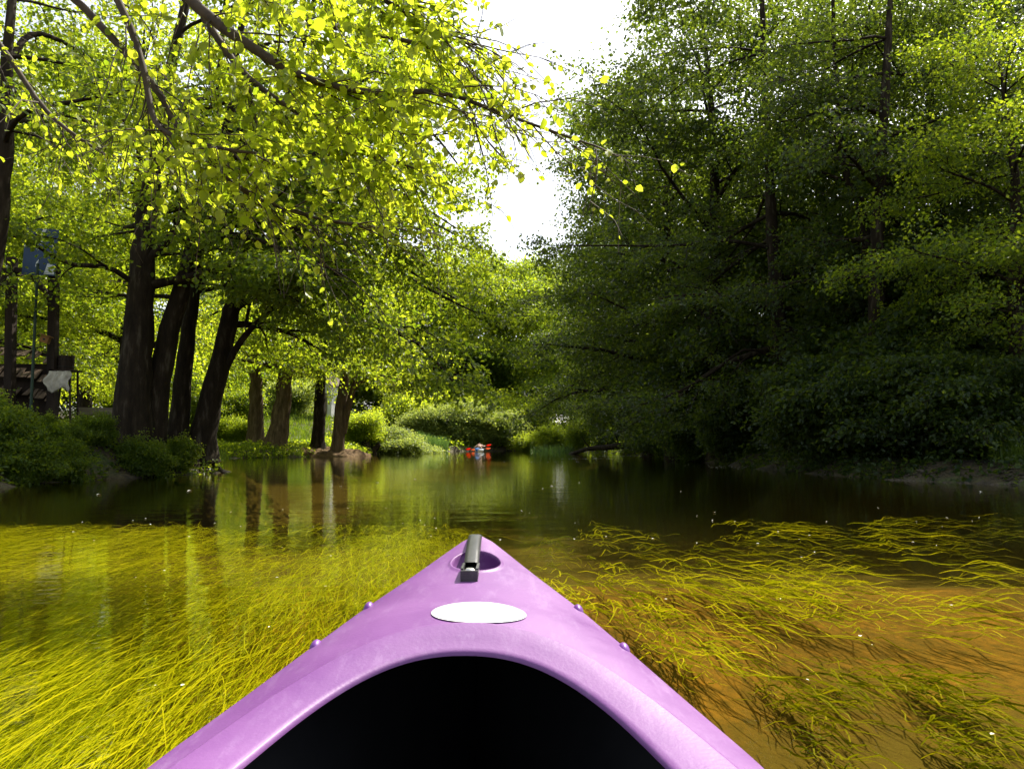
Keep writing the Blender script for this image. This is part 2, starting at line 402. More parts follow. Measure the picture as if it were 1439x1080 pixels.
G = np.array([[(x, y, 0.0) for x in (float(xl(y)) - 2.5, float(xr(y)) + 2.5)] for y in wy])
mb = MB(); mb.grid(G); mb.build('river_water', M['water'], kind='structure')

# ------------------------------------------------------------------ the purple kayak
m, n, l, p = new_mat('purple_plastic')
t1 = noise(n, l, 5, 6, .65); t2 = noise(n, l, 38, 7, .8, stretch=(1, .22, 1)); t3 = noise(n, l, 220, 2)
r1 = ramp(n, [(.35, (.140, .044, .178)), (.65, (.178, .066, .212))]); l.new(t1.outputs[0], r1.inputs[0])
r2 = ramp(n, [(.52, (0, 0, 0)), (.70, (1, 1, 1))]); l.new(t2.outputs[0], r2.inputs[0])
mx = n.new('ShaderNodeMix'); mx.data_type = 'RGBA'
sc_ = n.new('ShaderNodeMath'); sc_.operation = 'MULTIPLY'; sc_.inputs[1].default_value = .35; l.new(r2.outputs[0], sc_.inputs[0])
l.new(sc_.outputs[0], mx.inputs[0]); l.new(r1.outputs[0], mx.inputs[6]); mx.inputs[7].default_value = (.29, .19, .33, 1)
l.new(mx.outputs[2], p.inputs['Base Color'])
rr = ramp(n, [(.3, (.40, .40, .40)), (.7, (.6, .6, .6))]); l.new(t1.outputs[0], rr.inputs[0]); l.new(rr.outputs[0], p.inputs['Roughness'])
p.inputs['Specular IOR Level'].default_value = .32; bump(n, l, t3.outputs[0], p, .12, .002)
p.inputs['Coat Weight'].default_value = .06; p.inputs['Coat Roughness'].default_value = .30
M['purple'] = m
M['purple_dark'] = simple('purple_dark', [(.3, (.12, .025, .20)), (.7, (.17, .045, .27))], 9, .45, .05, .002, .4)
M['black_rubber'] = simple('black_rubber', [(.3, (.012, .012, .013)), (.55, (.03, .03, .03)), (.8, (.11, .11, .11))], 26, .38, .2, .002, .5, (1, .3, 1))
M['black_liner'] = simple('black_liner', [(.3, (.004, .004, .005)), (.7, (.010, .010, .011))], 10, .8, 0)
M['steel'] = simple('steel', [(.3, (.55, .54, .5)), (.7, (.8, .79, .75))], 30, .3, 0); M['steel'].node_tree.nodes['Principled BSDF'].inputs['Metallic'].default_value = 1
m, n, l, p = new_mat('silver_foil')
t = noise(n, l, 18, 3); r = ramp(n, [(.35, (.80, .82, .84)), (.7, (.95, .95, .95))]); l.new(t.outputs[0], r.inputs[0]); l.new(r.outputs[0], p.inputs['Base Color'])
p.inputs['Metallic'].default_value = .35; p.inputs['Roughness'].default_value = .2; M['foil'] = m

def kx(y): return -.040 - .0165 * y                        # the kayak's centre line
HW = [(-1.9, .01), (-1.7, .07), (-1.3, .19), (-.8, .275), (-.2, .305), (.3, .312), (.75, .288), (1.04, .205), (1.19, .157), (1.317, .098), (1.42, .052), (1.47, .028), (1.495, .012), (1.505, .003)]
ZE = [(-1.9, .40), (-1.3, .33), (-.6, .29), (.3, .285), (.75, .300), (.90, .318), (1.04, .336), (1.19, .358), (1.317, .385), (1.42, .408), (1.505, .428)]
CR = [(-1.9, .003), (-1.2, .04), (-.4, .035), (.3, .03), (.75, .045), (.90, .052), (1.04, .052), (1.19, .034), (1.317, .020), (1.42, .012), (1.505, .003)]
def itp(T, y): return np.interp(y, [a for a, _ in T], [b for _, b in T])
def smooth_itp(T, y): return (itp(T, y - .03) + 2 * itp(T, y) + itp(T, y + .03)) / 4
def khw(y): return np.where(np.asarray(y) > 1.44, itp(HW, y), smooth_itp(HW, y))
def kz(x, y):
    """deck height with the dished recess at the bow"""
    hw = np.maximum(khw(y), 1e-3); s = np.clip((x - kx(y)) / hw, -1, 1)
    z = smooth_itp(ZE, y) + smooth_itp(CR, y) * (1 - np.abs(s) ** 2.2)
    d = ((x - kx(y) - .002) / .040) ** 2 + ((y - 1.318) / .058) ** 2
    return z - .034 * np.clip(1 - d, 0, 1) ** .5 * (d < 1) + .0025 * np.exp(-((np.sqrt(d) - 1.05) / .08) ** 2)
OPC, OPF, OPB, OPW = .36, .567, .50, .236                  # opening: centre y, front and back half length, half width
GAP = .040                                                 # the deck stops under the outer edge of the rim
def oph(y):
    u = (y - OPC) / ((OPF if y > OPC else OPB) + GAP)
    return (OPW + GAP) * max(0.0, 1 - abs(u) ** 2.25) ** (1 / 2.25)
kayak = empty('purple_kayak', (float(kx(0)), 0, 0), label='purple plastic kayak with black bow handle and open cockpit', category='kayak')
def kp(P):
    P = np.array(P, float); P[..., 0] -= float(kx(0)); return P
yf, yb = OPC + OPF + GAP, OPC - OPB - GAP
rows = np.concatenate([np.linspace(-1.9, yb - .02, 30), yb + (yf - yb) * (.5 - .5 * np.cos(np.linspace(0, math.pi, 60))), np.linspace(yf + .003, 1.16, 40)[0:], np.linspace(1.165, 1.46, 110), np.linspace(1.464, 1.505, 20)])
mb = MB(); NC = 70
for sg in (-1, 1):
    G = []
    for y in rows:
        hw = float(khw(y)); inn = oph(y) if yb < y < yf else 0.0
        inn = min(inn, hw * .93)
        xs = sg * np.linspace(inn, hw, NC); x = kx(y) + xs
        zz = kz(x, y)
        row = [(a, y, b_) for a, b_ in zip(x, zz)]
        ze = float(kz(kx(y) + sg * hw, y))
        for dx, dz in ((.006, -.006), (.008, -.016), (.004, -.030), (-.03, -.12)):
            row.append((kx(y) + sg * max(hw + dx, .002), y, ze + dz))
        row.append((kx(y) + sg * hw * .80, y, .06)); row.append((kx(y) + sg * hw * .55, y, -.06)); row.append((kx(y), y, -.09 + .4 * max(0, abs(y) - 1.3) ** 1.5))
        if y == rows[-1] or y == rows[0]: row = [(kx(y), y, c_) for _, _, c_ in row]   # stem closes
        G.append(row)
    G = np.array(G)
    if sg < 0: G = G[:, ::-1]
    mb.grid(kp(G))
mb.build('hull', M['purple'], kayak, smooth=True)
# black inner tub, closed below, deck above it
mb = MB(); G = []
for y in np.linspace(-1.5, 1.475, 60):
    hw = max(float(khw(y)) - .018, 0.0); ze = float(smooth_itp(ZE, y)) - .012; row = []
    for a in np.linspace(0, math.pi, 25):
        c, s_ = math.cos(a), math.sin(a)
        row.append((kx(y) + max(hw * (1 - .28 * s_ ** .6) - .030 * s_ ** .3, 0) * (abs(c) ** .4) * math.copysign(1, c), y, ze + (.03 - ze) * s_ ** .6))
    G.append(row)
mb.grid(kp(np.array(G))); mb.build('inner_tub', M['black_liner'], kayak, smooth=True)
# underside of the deck
mb = MB(); G = []
for y in np.linspace(yf - GAP + .004, 1.475, 34):
    hw = max(float(khw(y)) - .02, .004)
    G.append([(kx(y) + hw * s_, y, float(smooth_itp(ZE, y) + smooth_itp(CR, y) * (1 - abs(s_) ** 2.2)) - .014 - .045 * float(sstep((y - 1.12) / .12))) for s_ in np.linspace(-1, 1, 15)])
mb.grid(kp(np.array(G))); mb.build('deck_lining', M['black_liner'], kayak, smooth=True)
# cockpit rim
def rim_frame(a):
    c, s_ = math.cos(a), math.sin(a); e = 2 / 2.25
    y = OPC + (OPF if s_ > 0 else OPB) * math.copysign(abs(s_) ** e, s_); x = OPW * math.copysign(abs(c) ** e, c)
    return x, y
A = np.linspace(0, 2 * math.pi, 161)[:-1]
pts = np.array([rim_frame(a) for a in A]); tg = np.roll(pts, -1, 0) - np.roll(pts, 1, 0); tg /= np.linalg.norm(tg, axis=1)[:, None]
for _ in range(2): tg = (np.roll(tg, 1, 0) + tg + np.roll(tg, -1, 0)); tg /= np.linalg.norm(tg, axis=1)[:, None]
nr = np.stack([tg[:, 1], -tg[:, 0]], 1)
G = []
for (x, y), nn in zip(pts, nr):
    wdt = .048 + .018 * (1 - np.clip((y - .55) / .3, 0, 1)); row = []
    zi = float(kz(kx(y) + x, min(y, 1.1)))
    for o, dz, foll in ((1.06, -.003, 1), (1.01, .0025, 1), (.97, .0045, 1), (.91, .0043, 1), (.5, -.004, .75), (.15, -.0095, .45), (.05, -.0112, .35), (.0, -.0138, .3), (-.01, -.017, .3)):
        xx, yy = x + nn[0] * wdt * o, y + nn[1] * wdt * o
        zo = float(kz(kx(yy) + xx, yy)); row.append((kx(yy) + xx, yy, zi + (zo - zi) * foll + dz))
    G.append(row)
G.append(G[0]); mb = MB(); mb.grid(kp(np.array(G))[:, ::-1]); rim = mb.build('cockpit_rim', M['purple'], kayak, smooth=True)
# silver oval sticker laid on the deck
mb = MB(); sx, sy = float(on_z(671, 870, .385).x), 1.024
R_, T_ = np.linspace(0, 1, 8), np.linspace(0, 2 * math.pi, 49)
G = [[(sx + .061 * r_ * math.cos(t_), sy + .043 * r_ * math.sin(t_), float(kz(sx + .061 * r_ * math.cos(t_), sy + .043 * r_ * math.sin(t_))) + .0016) for t_ in T_] for r_ in R_]
mb.grid(kp(np.array(G))); mb.build('oval_sticker', M['foil'], kayak, smooth=True)
# carrying handle: a moulded strap over the recess with a bolt at its near end
hp = [(1.497, -.006), (1.485, -.002), (1.46, .004), (1.42, .009), (1.37, .013), (1.32, .014), (1.295, .011), (1.275, .009), (1.265, .0075)]
def strap(y0pts, w, th, xoff=-.004):
    G = []
    for (y, dz) in y0pts:
        zb = float(smooth_itp(ZE, y) + smooth_itp(CR, y)); x = kx(y) + xoff
        prof = [(-w, -.002), (-w, dz * .7 + th * .5), (-w * .86, dz + th), (-w * .45, dz + th * 1.15), (w * .45, dz + th * 1.15), (w * .86, dz + th), (w, dz * .7 + th * .5), (w, -.002 if dz < .012 else dz * .7 - .002), (w * .8, dz * .8 - .003), (-w * .8, dz * .8 - .003), (-w, -.002 if dz < .012 else dz * .7 - .002)]
        G.append([(x + a, y, zb + b_) for a, b_ in prof])
    return np.array(G)
hp_ = [(1.497 - .232 * k / 23, float(np.interp(1.497 - .232 * k / 23, [b_ for b_, _ in hp][::-1], [c_ for _, c_ in hp][::-1]))) for k in range(24)]
mb = MB(); mb.grid(kp(strap(hp_, .0122, .005)))
handle = mb.build('handle', M['black_rubber'], kayak, smooth=True); mb = MB()
y0 = 1.265; zb = float(smooth_itp(ZE, y0) + smooth_itp(CR, y0)); xh = float(kx(y0)) - .004 - float(kx(0))
mb.box((xh, 1.234, zb - .002), (.026, .064, .010)); 
for sg in (-1, 1): mb.box((xh + sg * .0115, 1.239, zb + .006), (.004, .056, .012))
mb.box((xh, 1.206, zb + .0035), (.0265, .007, .012))
mb.build('bolt_cup', M['black_rubber'], handle)
mb = MB()
mb.tube([(xh, 1.228, zb + .002), (xh, 1.228, zb + .007), (xh, 1.228, zb + .0095)], [.0085, .0085, .006], 12); mb.build('bolt', M['steel'], handle)
# four small knobs along the gunwale
for sg, y in ((-1, 1.185), (-1, 1.045), (1, 1.175), (1, 1.035)):
    x = float(kx(y) + sg * (khw(y) - .005) - kx(0)); z = float(kz(kx(y) + sg * khw(y), y)) + .000
    mb = MB(); G = []
    for ph in np.linspace(0, math.pi / 2, 7):
        G.append([(x + .0085 * math.cos(ph) * math.cos(t_), y + .015 * math.cos(ph) * math.sin(t_), z + .013 * math.sin(ph) - .004) for t_ in np.linspace(0, 2 * math.pi, 17)])
    mb.grid(np.array(G)); mb.build('deck_knob', M['purple_dark'], kayak, smooth=True)

# ------------------------------------------------------------------ water weed
FLOW = np.array([.13, -1.0]); FLOW /= np.linalg.norm(FLOW)
def ribbons(rng, roots, lens, width, top, ang=0.12, wave=.05, seg=7, root_z=-.30):
    """long strap leaves rising from the bed and streaming with the current"""
    N = len(roots); u = np.linspace(0, 1, seg + 1)
    a = rng.normal(0, ang, N)
    fx = FLOW[0] * np.cos(a) - FLOW[1] * np.sin(a); fy = FLOW[0] * np.sin(a) + FLOW[1] * np.cos(a)
    ph = rng.uniform(0, 6.28, N); fr_ = rng.uniform(.5, 1.5, N); am = rng.uniform(.3, 1.2, N) * wave
    s = u[None] * lens[:, None]
    off = am[:, None] * np.sin(ph[:, None] + fr_[:, None] * 6.28 * u[None]) * (u[None] ** .7)
    x = roots[:, 0:1] + fx[:, None] * s - fy[:, None] * off
    y = roots[:, 1:2] + fy[:, None] * s + fx[:, None] * off
    zt = rng.uniform(*top, N)
    z = zt[:, None] - .07 * (1 - u[None]) ** 2 + .012 * np.sin(ph[:, None] * 2 + 9 * u[None])
    z = np.minimum(z, -.012)
    w = width * rng.uniform(.6, 1.3, N)[:, None] * (np.sin(np.clip(u[None] * .9 + .1, 0, 1) * math.pi) ** .4)
    tw = rng.uniform(-.9, .9, N)[:, None] + .6 * np.sin(ph[:, None] + 5 * u[None])
    c, s2 = np.cos(tw), np.sin(tw)
    A_ = np.stack([x - fy[:, None] * w * c * .5 * -1, y - fx[:, None] * w * c * .5, np.minimum(z + w * s2 * .5, -.008)], -1)
    B_ = np.stack([x + fy[:, None] * w * c * .5 * -1, y + fx[:, None] * w * c * .5, np.minimum(z - w * s2 * .5, -.008)], -1)
    V = np.stack([A_, B_], 2).reshape(N, -1, 3)
    k = 2 * (seg + 1); b = (np.arange(N) * k)[:, None]
    F = np.concatenate([b + np.array([[2 * i, 2 * i + 1, 2 * i + 3, 2 * i + 2]]) for i in range(seg)])
    tint = np.repeat(np.clip(rng.normal(.5, .28, N), 0, 1), k)
    return V.reshape(-1, 3), F, tint
rng = np.random.default_rng(5)
# left of the kayak: a continuous meadow of weed
N = 26000
ry = rng.uniform(1.0, 7.6, N); rx = -.35 - rng.uniform(0, 1, N) ** .9 * (ry * .75 + .2)
dens = np.sin(rx * 2.3 + .6 * np.sin(ry * 1.7)) * np.sin(ry * .9 + rx * .8) ; keep = rng.uniform(-1.0, .9, N) < dens + .35
rx, ry = rx[keep], ry[keep]
V_, F_, T_ = ribbons(rng, np.stack([rx, ry], 1), rng.uniform(.5, 1.4, len(rx)), .0030, (-.25, -.09), .13, .022, 6)
link('submerged_weed_meadow', make_mesh('submerged_weed_meadow', V_, [(F_, 0)], [M['weed']], T_), kind='stuff',
     label='carpet of yellow ribbon weed streaming under the water beside kayak', category='water weed')
# right of the kayak: separate clumps, given by the pixel where they start and end
clumps = [(860, 795, 905, 830), (870, 830, 925, 880), (905, 850, 985, 905), (935, 880, 1005, 935), (975, 890, 1010, 960), (940, 800, 1030, 870), (960, 795, 1060, 850),
          (1010, 805, 1110, 880), (1030, 850, 1110, 920), (1060, 800, 1150, 850), (1085, 830, 1170, 880), (990, 770, 1080, 800), (1110, 815, 1210, 860),
          (1130, 790, 1240, 830), (1150, 840, 1240, 870), (1065, 765, 1160, 795), (1100, 740, 1210, 765), (1160, 760, 1250, 785), (1230, 735, 1330, 748),
          (1300, 738, 1400, 752), (1240, 755, 1330, 775), (1330, 765, 1439, 785), (1245, 845, 1330, 890), (1340, 850, 1430, 890), (1090, 925, 1165, 1000), (1120, 940, 1200, 985),
          (1170, 915, 1260, 980), (1255, 910, 1340, 990), (1290, 920, 1400, 990), (1330, 985, 1420, 1055), (1350, 940, 1439, 1010), (1140, 1010, 1180, 1075), (1390, 1010, 1439, 1070),
          (780, 812, 825, 860), (800, 830, 838, 880), (770, 765, 850, 790), (840, 745, 930, 765), (905, 755, 980, 775), (1370, 800, 1439, 830), (1180, 800, 1290, 825), (1040, 745, 1120, 760), (1390, 735, 1470, 750)]
for k, (x0, y0, x1, y1) in enumerate(clumps):
    a_ = on_z(x0, y0, -.12); b_ = on_z(x1, y1, -.12); mid = (a_ + b_) / 2; Lc = max(.35, min(1.5, (b_ - a_).length))
    far = a_.y > 3.2
    nb = 36 if not far else 28
    deep = y0 > 905  # nearest clumps: a little lower, their duller green paints in the shade
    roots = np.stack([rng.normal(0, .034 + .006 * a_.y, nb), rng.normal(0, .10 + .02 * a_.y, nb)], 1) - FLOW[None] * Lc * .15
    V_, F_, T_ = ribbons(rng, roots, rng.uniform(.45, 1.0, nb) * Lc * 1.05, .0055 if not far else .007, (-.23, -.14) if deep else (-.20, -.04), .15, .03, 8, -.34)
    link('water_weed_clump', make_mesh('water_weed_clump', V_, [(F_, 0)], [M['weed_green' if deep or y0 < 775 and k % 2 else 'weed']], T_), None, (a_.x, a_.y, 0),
         label=('dull green ribbon weed clump lying deep with shade put into its colour' if deep else 'bright yellow green ribbon weed clump streaming above brown sandy bed'),
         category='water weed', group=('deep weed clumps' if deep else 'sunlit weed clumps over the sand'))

# ------------------------------------------------------------------ trees of the left bank
def rel(base, pts): return [tuple(Vector(p_) - base) for p_ in pts]
def base_at(px, Y, dx=0):
    q = at(px, 600, Y); return Vector((q.x + dx, Y, gz(q.x + dx, Y) - .08))
def hero(name, seed, px0, Y, path, r, leafm, label, bark='bark', ht=4.0, lean=(0, 0), extra=(), **kw):
    """trunk through photo pixels at depth Y; then carried on to its full height"""
    b_ = base_at(px0, Y)
    pts = [b_] + [at(x, y, Y + dy) for (x, y, dy) in path]
    top = pts[-1] + Vector((lean[0], lean[1], ht)); pts.append(top)
    ex = [(rel(b_, [at(x, y, Yy) for (x, y, Yy) in e[0]]), *e[1:]) for e in extra]
    g = gen_tree(seed, rel(b_, pts), r, extra=ex, **kw)
    return tree_obj(name, g, b_, leafm, bark, label=label, category='tree')
hero('bank_tree', 11, 183, 15.0, [(190, 520, 0), (197, 420, 0), (206, 320, .1), (224, 200, .2), (248, 60, .4)], .34, 'leaf_mid',
     'thickest dark upright trunk on the bank beside the wooden frame', ht=7, lean=(1.0, .6), n_limb=14, limb_len=4.2, t_range=(.38, 1), elev=(5, 45), droop=.4, nsec=7, ntwig=6, lpt=52, leaf=.09, az=45, az_spread=100,
     extra=[([(192, 400, 15), (150, 375, 14.6), (95, 370, 14.3), (30, 335, 13.8), (-40, 320, 13.5)], .06, .015, .2)])
hero('bank_tree', 12, 212, 15.4, [(222, 545, 0), (240, 460, 0), (262, 380, -.1), (292, 270, -.2), (325, 160, -.4), (338, 40, -.4)], .24, 'leaf_mid',
     'leaning tree with pale lichen on its trunk next to the thickest trunk', ht=6, lean=(1.5, -.5), n_limb=13, limb_len=4.6, t_range=(.40, 1), elev=(5, 45), droop=.4, nsec=7, ntwig=6, lpt=52, leaf=.09, az=30, az_spread=80,
     extra=[([(318, 180, 15.0), (400, 200, 14.8), (490, 240, 15), (570, 290, 15.4), (640, 330, 15.8)], .08, .015, .25), ([(312, 215, 15.1), (390, 240, 16), (470, 300, 16.6), (560, 370, 17), (640, 420, 17.4)], .08, .015, .25), ([(330, 120, 15.0), (420, 110, 15.4), (520, 130, 16), (600, 180, 16.5), (650, 240, 17)], .08, .015, .25), ([(300, 250, 15.2), (380, 290, 15.0), (450, 350, 14.8), (500, 420, 14.8), (535, 455, 15), (590, 485, 15.2), (640, 540, 15.5)], .10, .02, .3)])
hero('bank_tree', 13, 248, 16.6, [(256, 540, 0), (268, 440, 0), (276, 360, 0), (300, 200, .3)], .21, 'leaf_mid',
     'straight dark tree trunk between two leaning trunks on the bank', ht=8, lean=(0, 1), n_limb=11, limb_len=3.8, t_range=(.45, 1), elev=(0, 40), droop=.5, nsec=6, ntwig=6, lpt=44, leaf=.085, az=60, az_spread=100)
hero('bank_tree', 14, 284, 16.9, [(296, 560, 0), (318, 470, 0), (340, 385, 0), (365, 280, 0), (400, 150, -.3)], .27, 'leaf_mid',
     'leaning tree at the tip of the bank with a rising side bough', ht=6, lean=(1.5, 0), n_limb=13, limb_len=4.6, t_range=(.36, 1), elev=(5, 45), droop=.4, nsec=7, ntwig=6, lpt=52, leaf=.09, az=35, az_spread=85,
     extra=[([(350, 345, 16.9), (430, 330, 17.2), (520, 360, 17.6), (610, 410, 18), (670, 440, 18.4)], .08, .015, .25), ([(375, 240, 16.9), (470, 230, 17.2), (560, 270, 17.6), (640, 320, 18)], .08, .015, .25), ([(390, 180, 16.9), (480, 120, 17.2), (570, 100, 17.6), (650, 110, 18)], .08, .015, .25), ([(316, 520, 16.9), (338, 480, 16.8), (375, 440, 16.6), (440, 388, 16.4), (500, 340, 16)], .085, .03, .3), ([(345, 460, 16.7), (352, 420, 16.6), (362, 370, 16.5), (365, 330, 16.5)], .04, .02, .4)])
hero('bank_tree', 15, -42, 12.2, [(-25, 450, 0), (0, 280, 0), (10, 150, 0), (17, 0, 0)], .21, 'leaf_mid',
     'tall dark trunk reaching up out of sight behind the blue sign', ht=5, lean=(.4, .4), n_limb=9, limb_len=3.0, t_range=(.5, 1), elev=(0, 45), droop=.4, nsec=6, ntwig=6, lpt=40, leaf=.085, az=60, az_spread=120,
     extra=[([(12, 90, 12.2), (40, 50, 12.6), (80, 55, 13), (140, 90, 13.4), (200, 110, 13.8)], .06, .015, .3)])

# the overhanging branches of a tree that stands on the bank just out of view: large leaves lit from behind
rng = np.random.default_rng(31)
nb = base_at(-330, 6.6); nb = Vector((-8.2, 5.6, gz(-8.2, 5.6) - .08))
def P_(x, y, Yy): return Vector(at(x, y, Yy)) - nb
trunk_p = [(0, 0, 0), (.1, .1, 2), (.35, 0, 4), (.6, 0, 6), (.8, .1, 9)]
root = empty('overhanging_tree', nb, label='tree reaching over the water with large sunlit yellow green leaves', category='tree')
tp_ = smooth_path(trunk_p, 18); link('trunk', make_mesh('trunk', *(lambda t: (t[0], [(t[1], 0)]))(tube(tp_, .26 * (1 - .75 * np.linspace(0, 1, 18)), 12)), [M['bark']], smooth=True), root)
boughs = [([(.5, 0, 5.0), P_(-60, -200, 5.4), P_(150, -120, 5.2), P_(275, 8, 5.0), P_(360, 70, 4.9), P_(430, 110, 4.9), P_(520, 130, 5.0), P_(620, 130, 5.1), P_(720, 165, 5.2), P_(850, 210, 5.3)], .055, .006),
          ([(.5, 0, 4.8), P_(-80, -160, 5.8), P_(80, -120, 5.6), P_(165, 0, 5.4), P_(200, 90, 5.3), P_(214, 160, 5.2), P_(240, 190, 5.1), P_(320, 210, 5.0), P_(360, 215, 5.0)], .04, .008),
          ([(.55, 0, 5.3), P_(-20, -240, 5.6), P_(200, -120, 5.5), P_(290, 30, 5.5), P_(350, 110, 5.4), P_(430, 165, 5.4), P_(510, 215, 5.4), P_(580, 235, 5.4)], .045, .006),
          ([(.6, 0, 5.6), P_(40, -260, 6.0), P_(260, -120, 6.2), P_(380, 10, 6.2), P_(480, 40, 6.2), P_(580, 60, 6.3), P_(660, 100, 6.4), P_(700, 150, 6.5)], .05, .006),
          ([(.6, 0, 5.8), P_(60, -330, 5.6), P_(280, -190, 5.2), P_(430, -60, 5.0), P_(540, 0, 5.0), P_(600, 40, 5.1), P_(650, 60, 5.2)], .045, .006),
          ([(.5, 0, 4.4), P_(-150, -60, 6.6), P_(-20, 40, 6.6), P_(60, 150, 6.4), P_(120, 200, 6.3), P_(190, 240, 6.2)], .04, .006),
          ([(.5, 0, 4.6), P_(-120, -120, 5.7), P_(60, -40, 5.6), P_(215, 120, 5.5), P_(250, 180, 5.4), P_(330, 260, 5.4), P_(420, 300, 5.5), P_(520, 320, 5.6)], .04, .006)]
LP = []; LA = []
for bi, (pts, r0, r1) in enumerate(boughs):
    q = smooth_path(pts, 22); mb = MB(); mb.tube(q, np.linspace(r0, r1, 22), 7)
    start = .34
    ns = 34 if bi not in (1, 5) else 18
    for j in range(ns):
        u = start + (1 - start) * (j + rng.uniform(0, 1)) / ns; f = u * 21; i0 = min(int(f), 20); p_ = q[i0] + (q[i0 + 1] - q[i0]) * (f - i0)
        td = q[i0 + 1] - q[i0]; td /= np.linalg.norm(td)
        d = td * rng.uniform(.5, 1) + np.array([rng.normal(0, .4), rng.normal(0, .5), rng.uniform(-.6, .5)])
        tw = poly(rng, p_, d, rng.uniform(.5, 1.2) * (1.15 - .5 * u), 5, .5, .14); mb.tube(tw, np.linspace(.007, .0025, 6), 4, False)
        tws = [tw]
        for k in range(3):
            v = rng.uniform(.15, .9) * 5; i1 = int(v); pp = tw[i1] + (tw[i1 + 1] - tw[i1]) * (v - i1)
            t2_ = poly(rng, pp, (tw[-1] - tw[0]) / np.linalg.norm(tw[-1] - tw[0]) + rng.normal(0, .6, 3), rng.uniform(.25, .6), 3, .5, .15)
            mb.tube(t2_, np.linspace(.004, .002, 4), 3, False); tws.append(t2_)
        for t_ in tws:
            m_ = int(rng.uniform(14, 24)); w = rng.uniform(.1, 1, m_) * (len(t_) - 1); i2 = np.minimum(w.astype(int), len(t_) - 2)
            pp = t_[i2] + (t_[i2 + 1] - t_[i2]) * (w - i2)[:, None]
            LP.append(pp + rng.normal(0, .02, (m_, 3))); dd = t_[-1] - t_[0]; dd /= np.linalg.norm(dd)
            LA.append(dd[None] * .5 + rng.normal(0, .65, (m_, 3)))
    mb.build('bough', M['twig'], root, smooth=True)
LP = np.concatenate(LP); LA = np.concatenate(LA); LA[:, 2] -= .3
wp = LP + np.array(nb); pxs = 719.5 + wp[:, 0] / wp[:, 1] * FPX
kp_ = rng.uniform(0, 1, len(LP)) < np.interp(pxs, [150, 380, 590, 660, 850], [.3, 1.0, 1.0, .30, .12]) * np.interp(HORIZON - (wp[:, 2] - CAMH) / wp[:, 1] * FPX, [230, 350], [1, .04]); LP, LA = LP[kp_], LA[kp_]; N = len(LP)
NR = rng.normal(0, .55, (N, 3)); NR[:, 2] += .75; SZ = .058 * rng.uniform(.6, 1.25, N)
# the leaves that show largest are objects of their own, the rest one mass
wp = LP + np.array(nb); pxs = 719.5 + wp[:, 0] / wp[:, 1] * FPX; pys = HORIZON - (wp[:, 2] - CAMH) / wp[:, 1] * FPX
inview = (pxs > 150) & (pxs < 900) & (pys > 0) & (pys < 380)
score = np.where(inview, SZ / wp[:, 1], 0); order = np.argsort(-score); big = order[:300]; small = order[300:]
ax = LA / np.linalg.norm(LA, axis=1)[:, None]
def round_leaf(seed):
    r_ = np.random.default_rng(seed); pr = [(0, 0), (.10, .26), (.28, .44), (.52, .49), (.76, .38), (.93, .16), (1.0, 0)]
    mid = [(a_, 0, -.05 * math.sin(a_ * 3.1) + r_.normal(0, .006)) for a_, _ in pr]
    V = []; 
    for k, (a_, w_) in enumerate(pr):
        c_ = -.10 * a_ * a_
        V += [(a_, w_ * .86, .10 * w_ * 2 + c_ + r_.normal(0, .012)), (a_, 0, c_), (a_, -w_ * .86, .10 * w_ * 2 + c_ + r_.normal(0, .012))]
    i_ = np.arange(len(V)).reshape(-1, 3); F = np.concatenate([np.stack([i_[:-1, c], i_[1:, c], i_[1:, c + 1], i_[:-1, c + 1]], -1) for c in (0, 1)])
    return make_mesh('leaf', V, [(F, 0)], [M['leaf_bright']], np.full(len(V), r_.uniform(.3, .95)), smooth=True)
leafmeshes = [round_leaf(s_) for s_ in range(9)]
for k, i_ in enumerate(big):
    a_ = Vector(ax[i_]); s_ = Vector(NR[i_]).cross(a_).normalized(); u_ = a_.cross(s_)
    mt = Matrix((( a_.x, s_.x, u_.x), (a_.y, s_.y, u_.y), (a_.z, s_.z, u_.z)))
    link('leaf', leafmeshes[k % 9], root, tuple(LP[i_]), mt.to_euler(), (SZ[i_] * 1.12,) * 3)
V_, F_, k_ = leaves_geo(LP[small], LA[small], NR[small], SZ[small], .84, 'hex', .2)
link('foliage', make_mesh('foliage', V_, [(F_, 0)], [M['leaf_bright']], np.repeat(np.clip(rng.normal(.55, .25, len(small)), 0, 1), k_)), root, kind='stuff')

# ------------------------------------------------------------------ sunlit trees round the bay, 35 to 45 m off
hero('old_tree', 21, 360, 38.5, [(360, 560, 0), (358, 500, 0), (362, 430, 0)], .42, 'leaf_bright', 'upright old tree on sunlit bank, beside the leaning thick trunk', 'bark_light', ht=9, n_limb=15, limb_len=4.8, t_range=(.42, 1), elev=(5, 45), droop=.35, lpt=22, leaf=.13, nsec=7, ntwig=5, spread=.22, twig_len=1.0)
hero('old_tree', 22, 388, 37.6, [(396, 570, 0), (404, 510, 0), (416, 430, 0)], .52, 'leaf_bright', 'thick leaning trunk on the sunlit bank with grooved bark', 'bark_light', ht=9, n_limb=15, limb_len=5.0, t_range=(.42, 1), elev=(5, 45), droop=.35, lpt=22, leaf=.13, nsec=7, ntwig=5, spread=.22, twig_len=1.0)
hero('old_tree', 23, 447, 39.5, [(449, 570, 0), (452, 510, 0), (450, 430, 0)], .36, 'leaf_bright', 'tree with flared base standing on the low earth mound', 'bark', ht=9, n_limb=15, limb_len=4.6, t_range=(.42, 1), elev=(5, 45), droop=.35, lpt=22, leaf=.13, nsec=7, ntwig=5, spread=.22, twig_len=1.0)
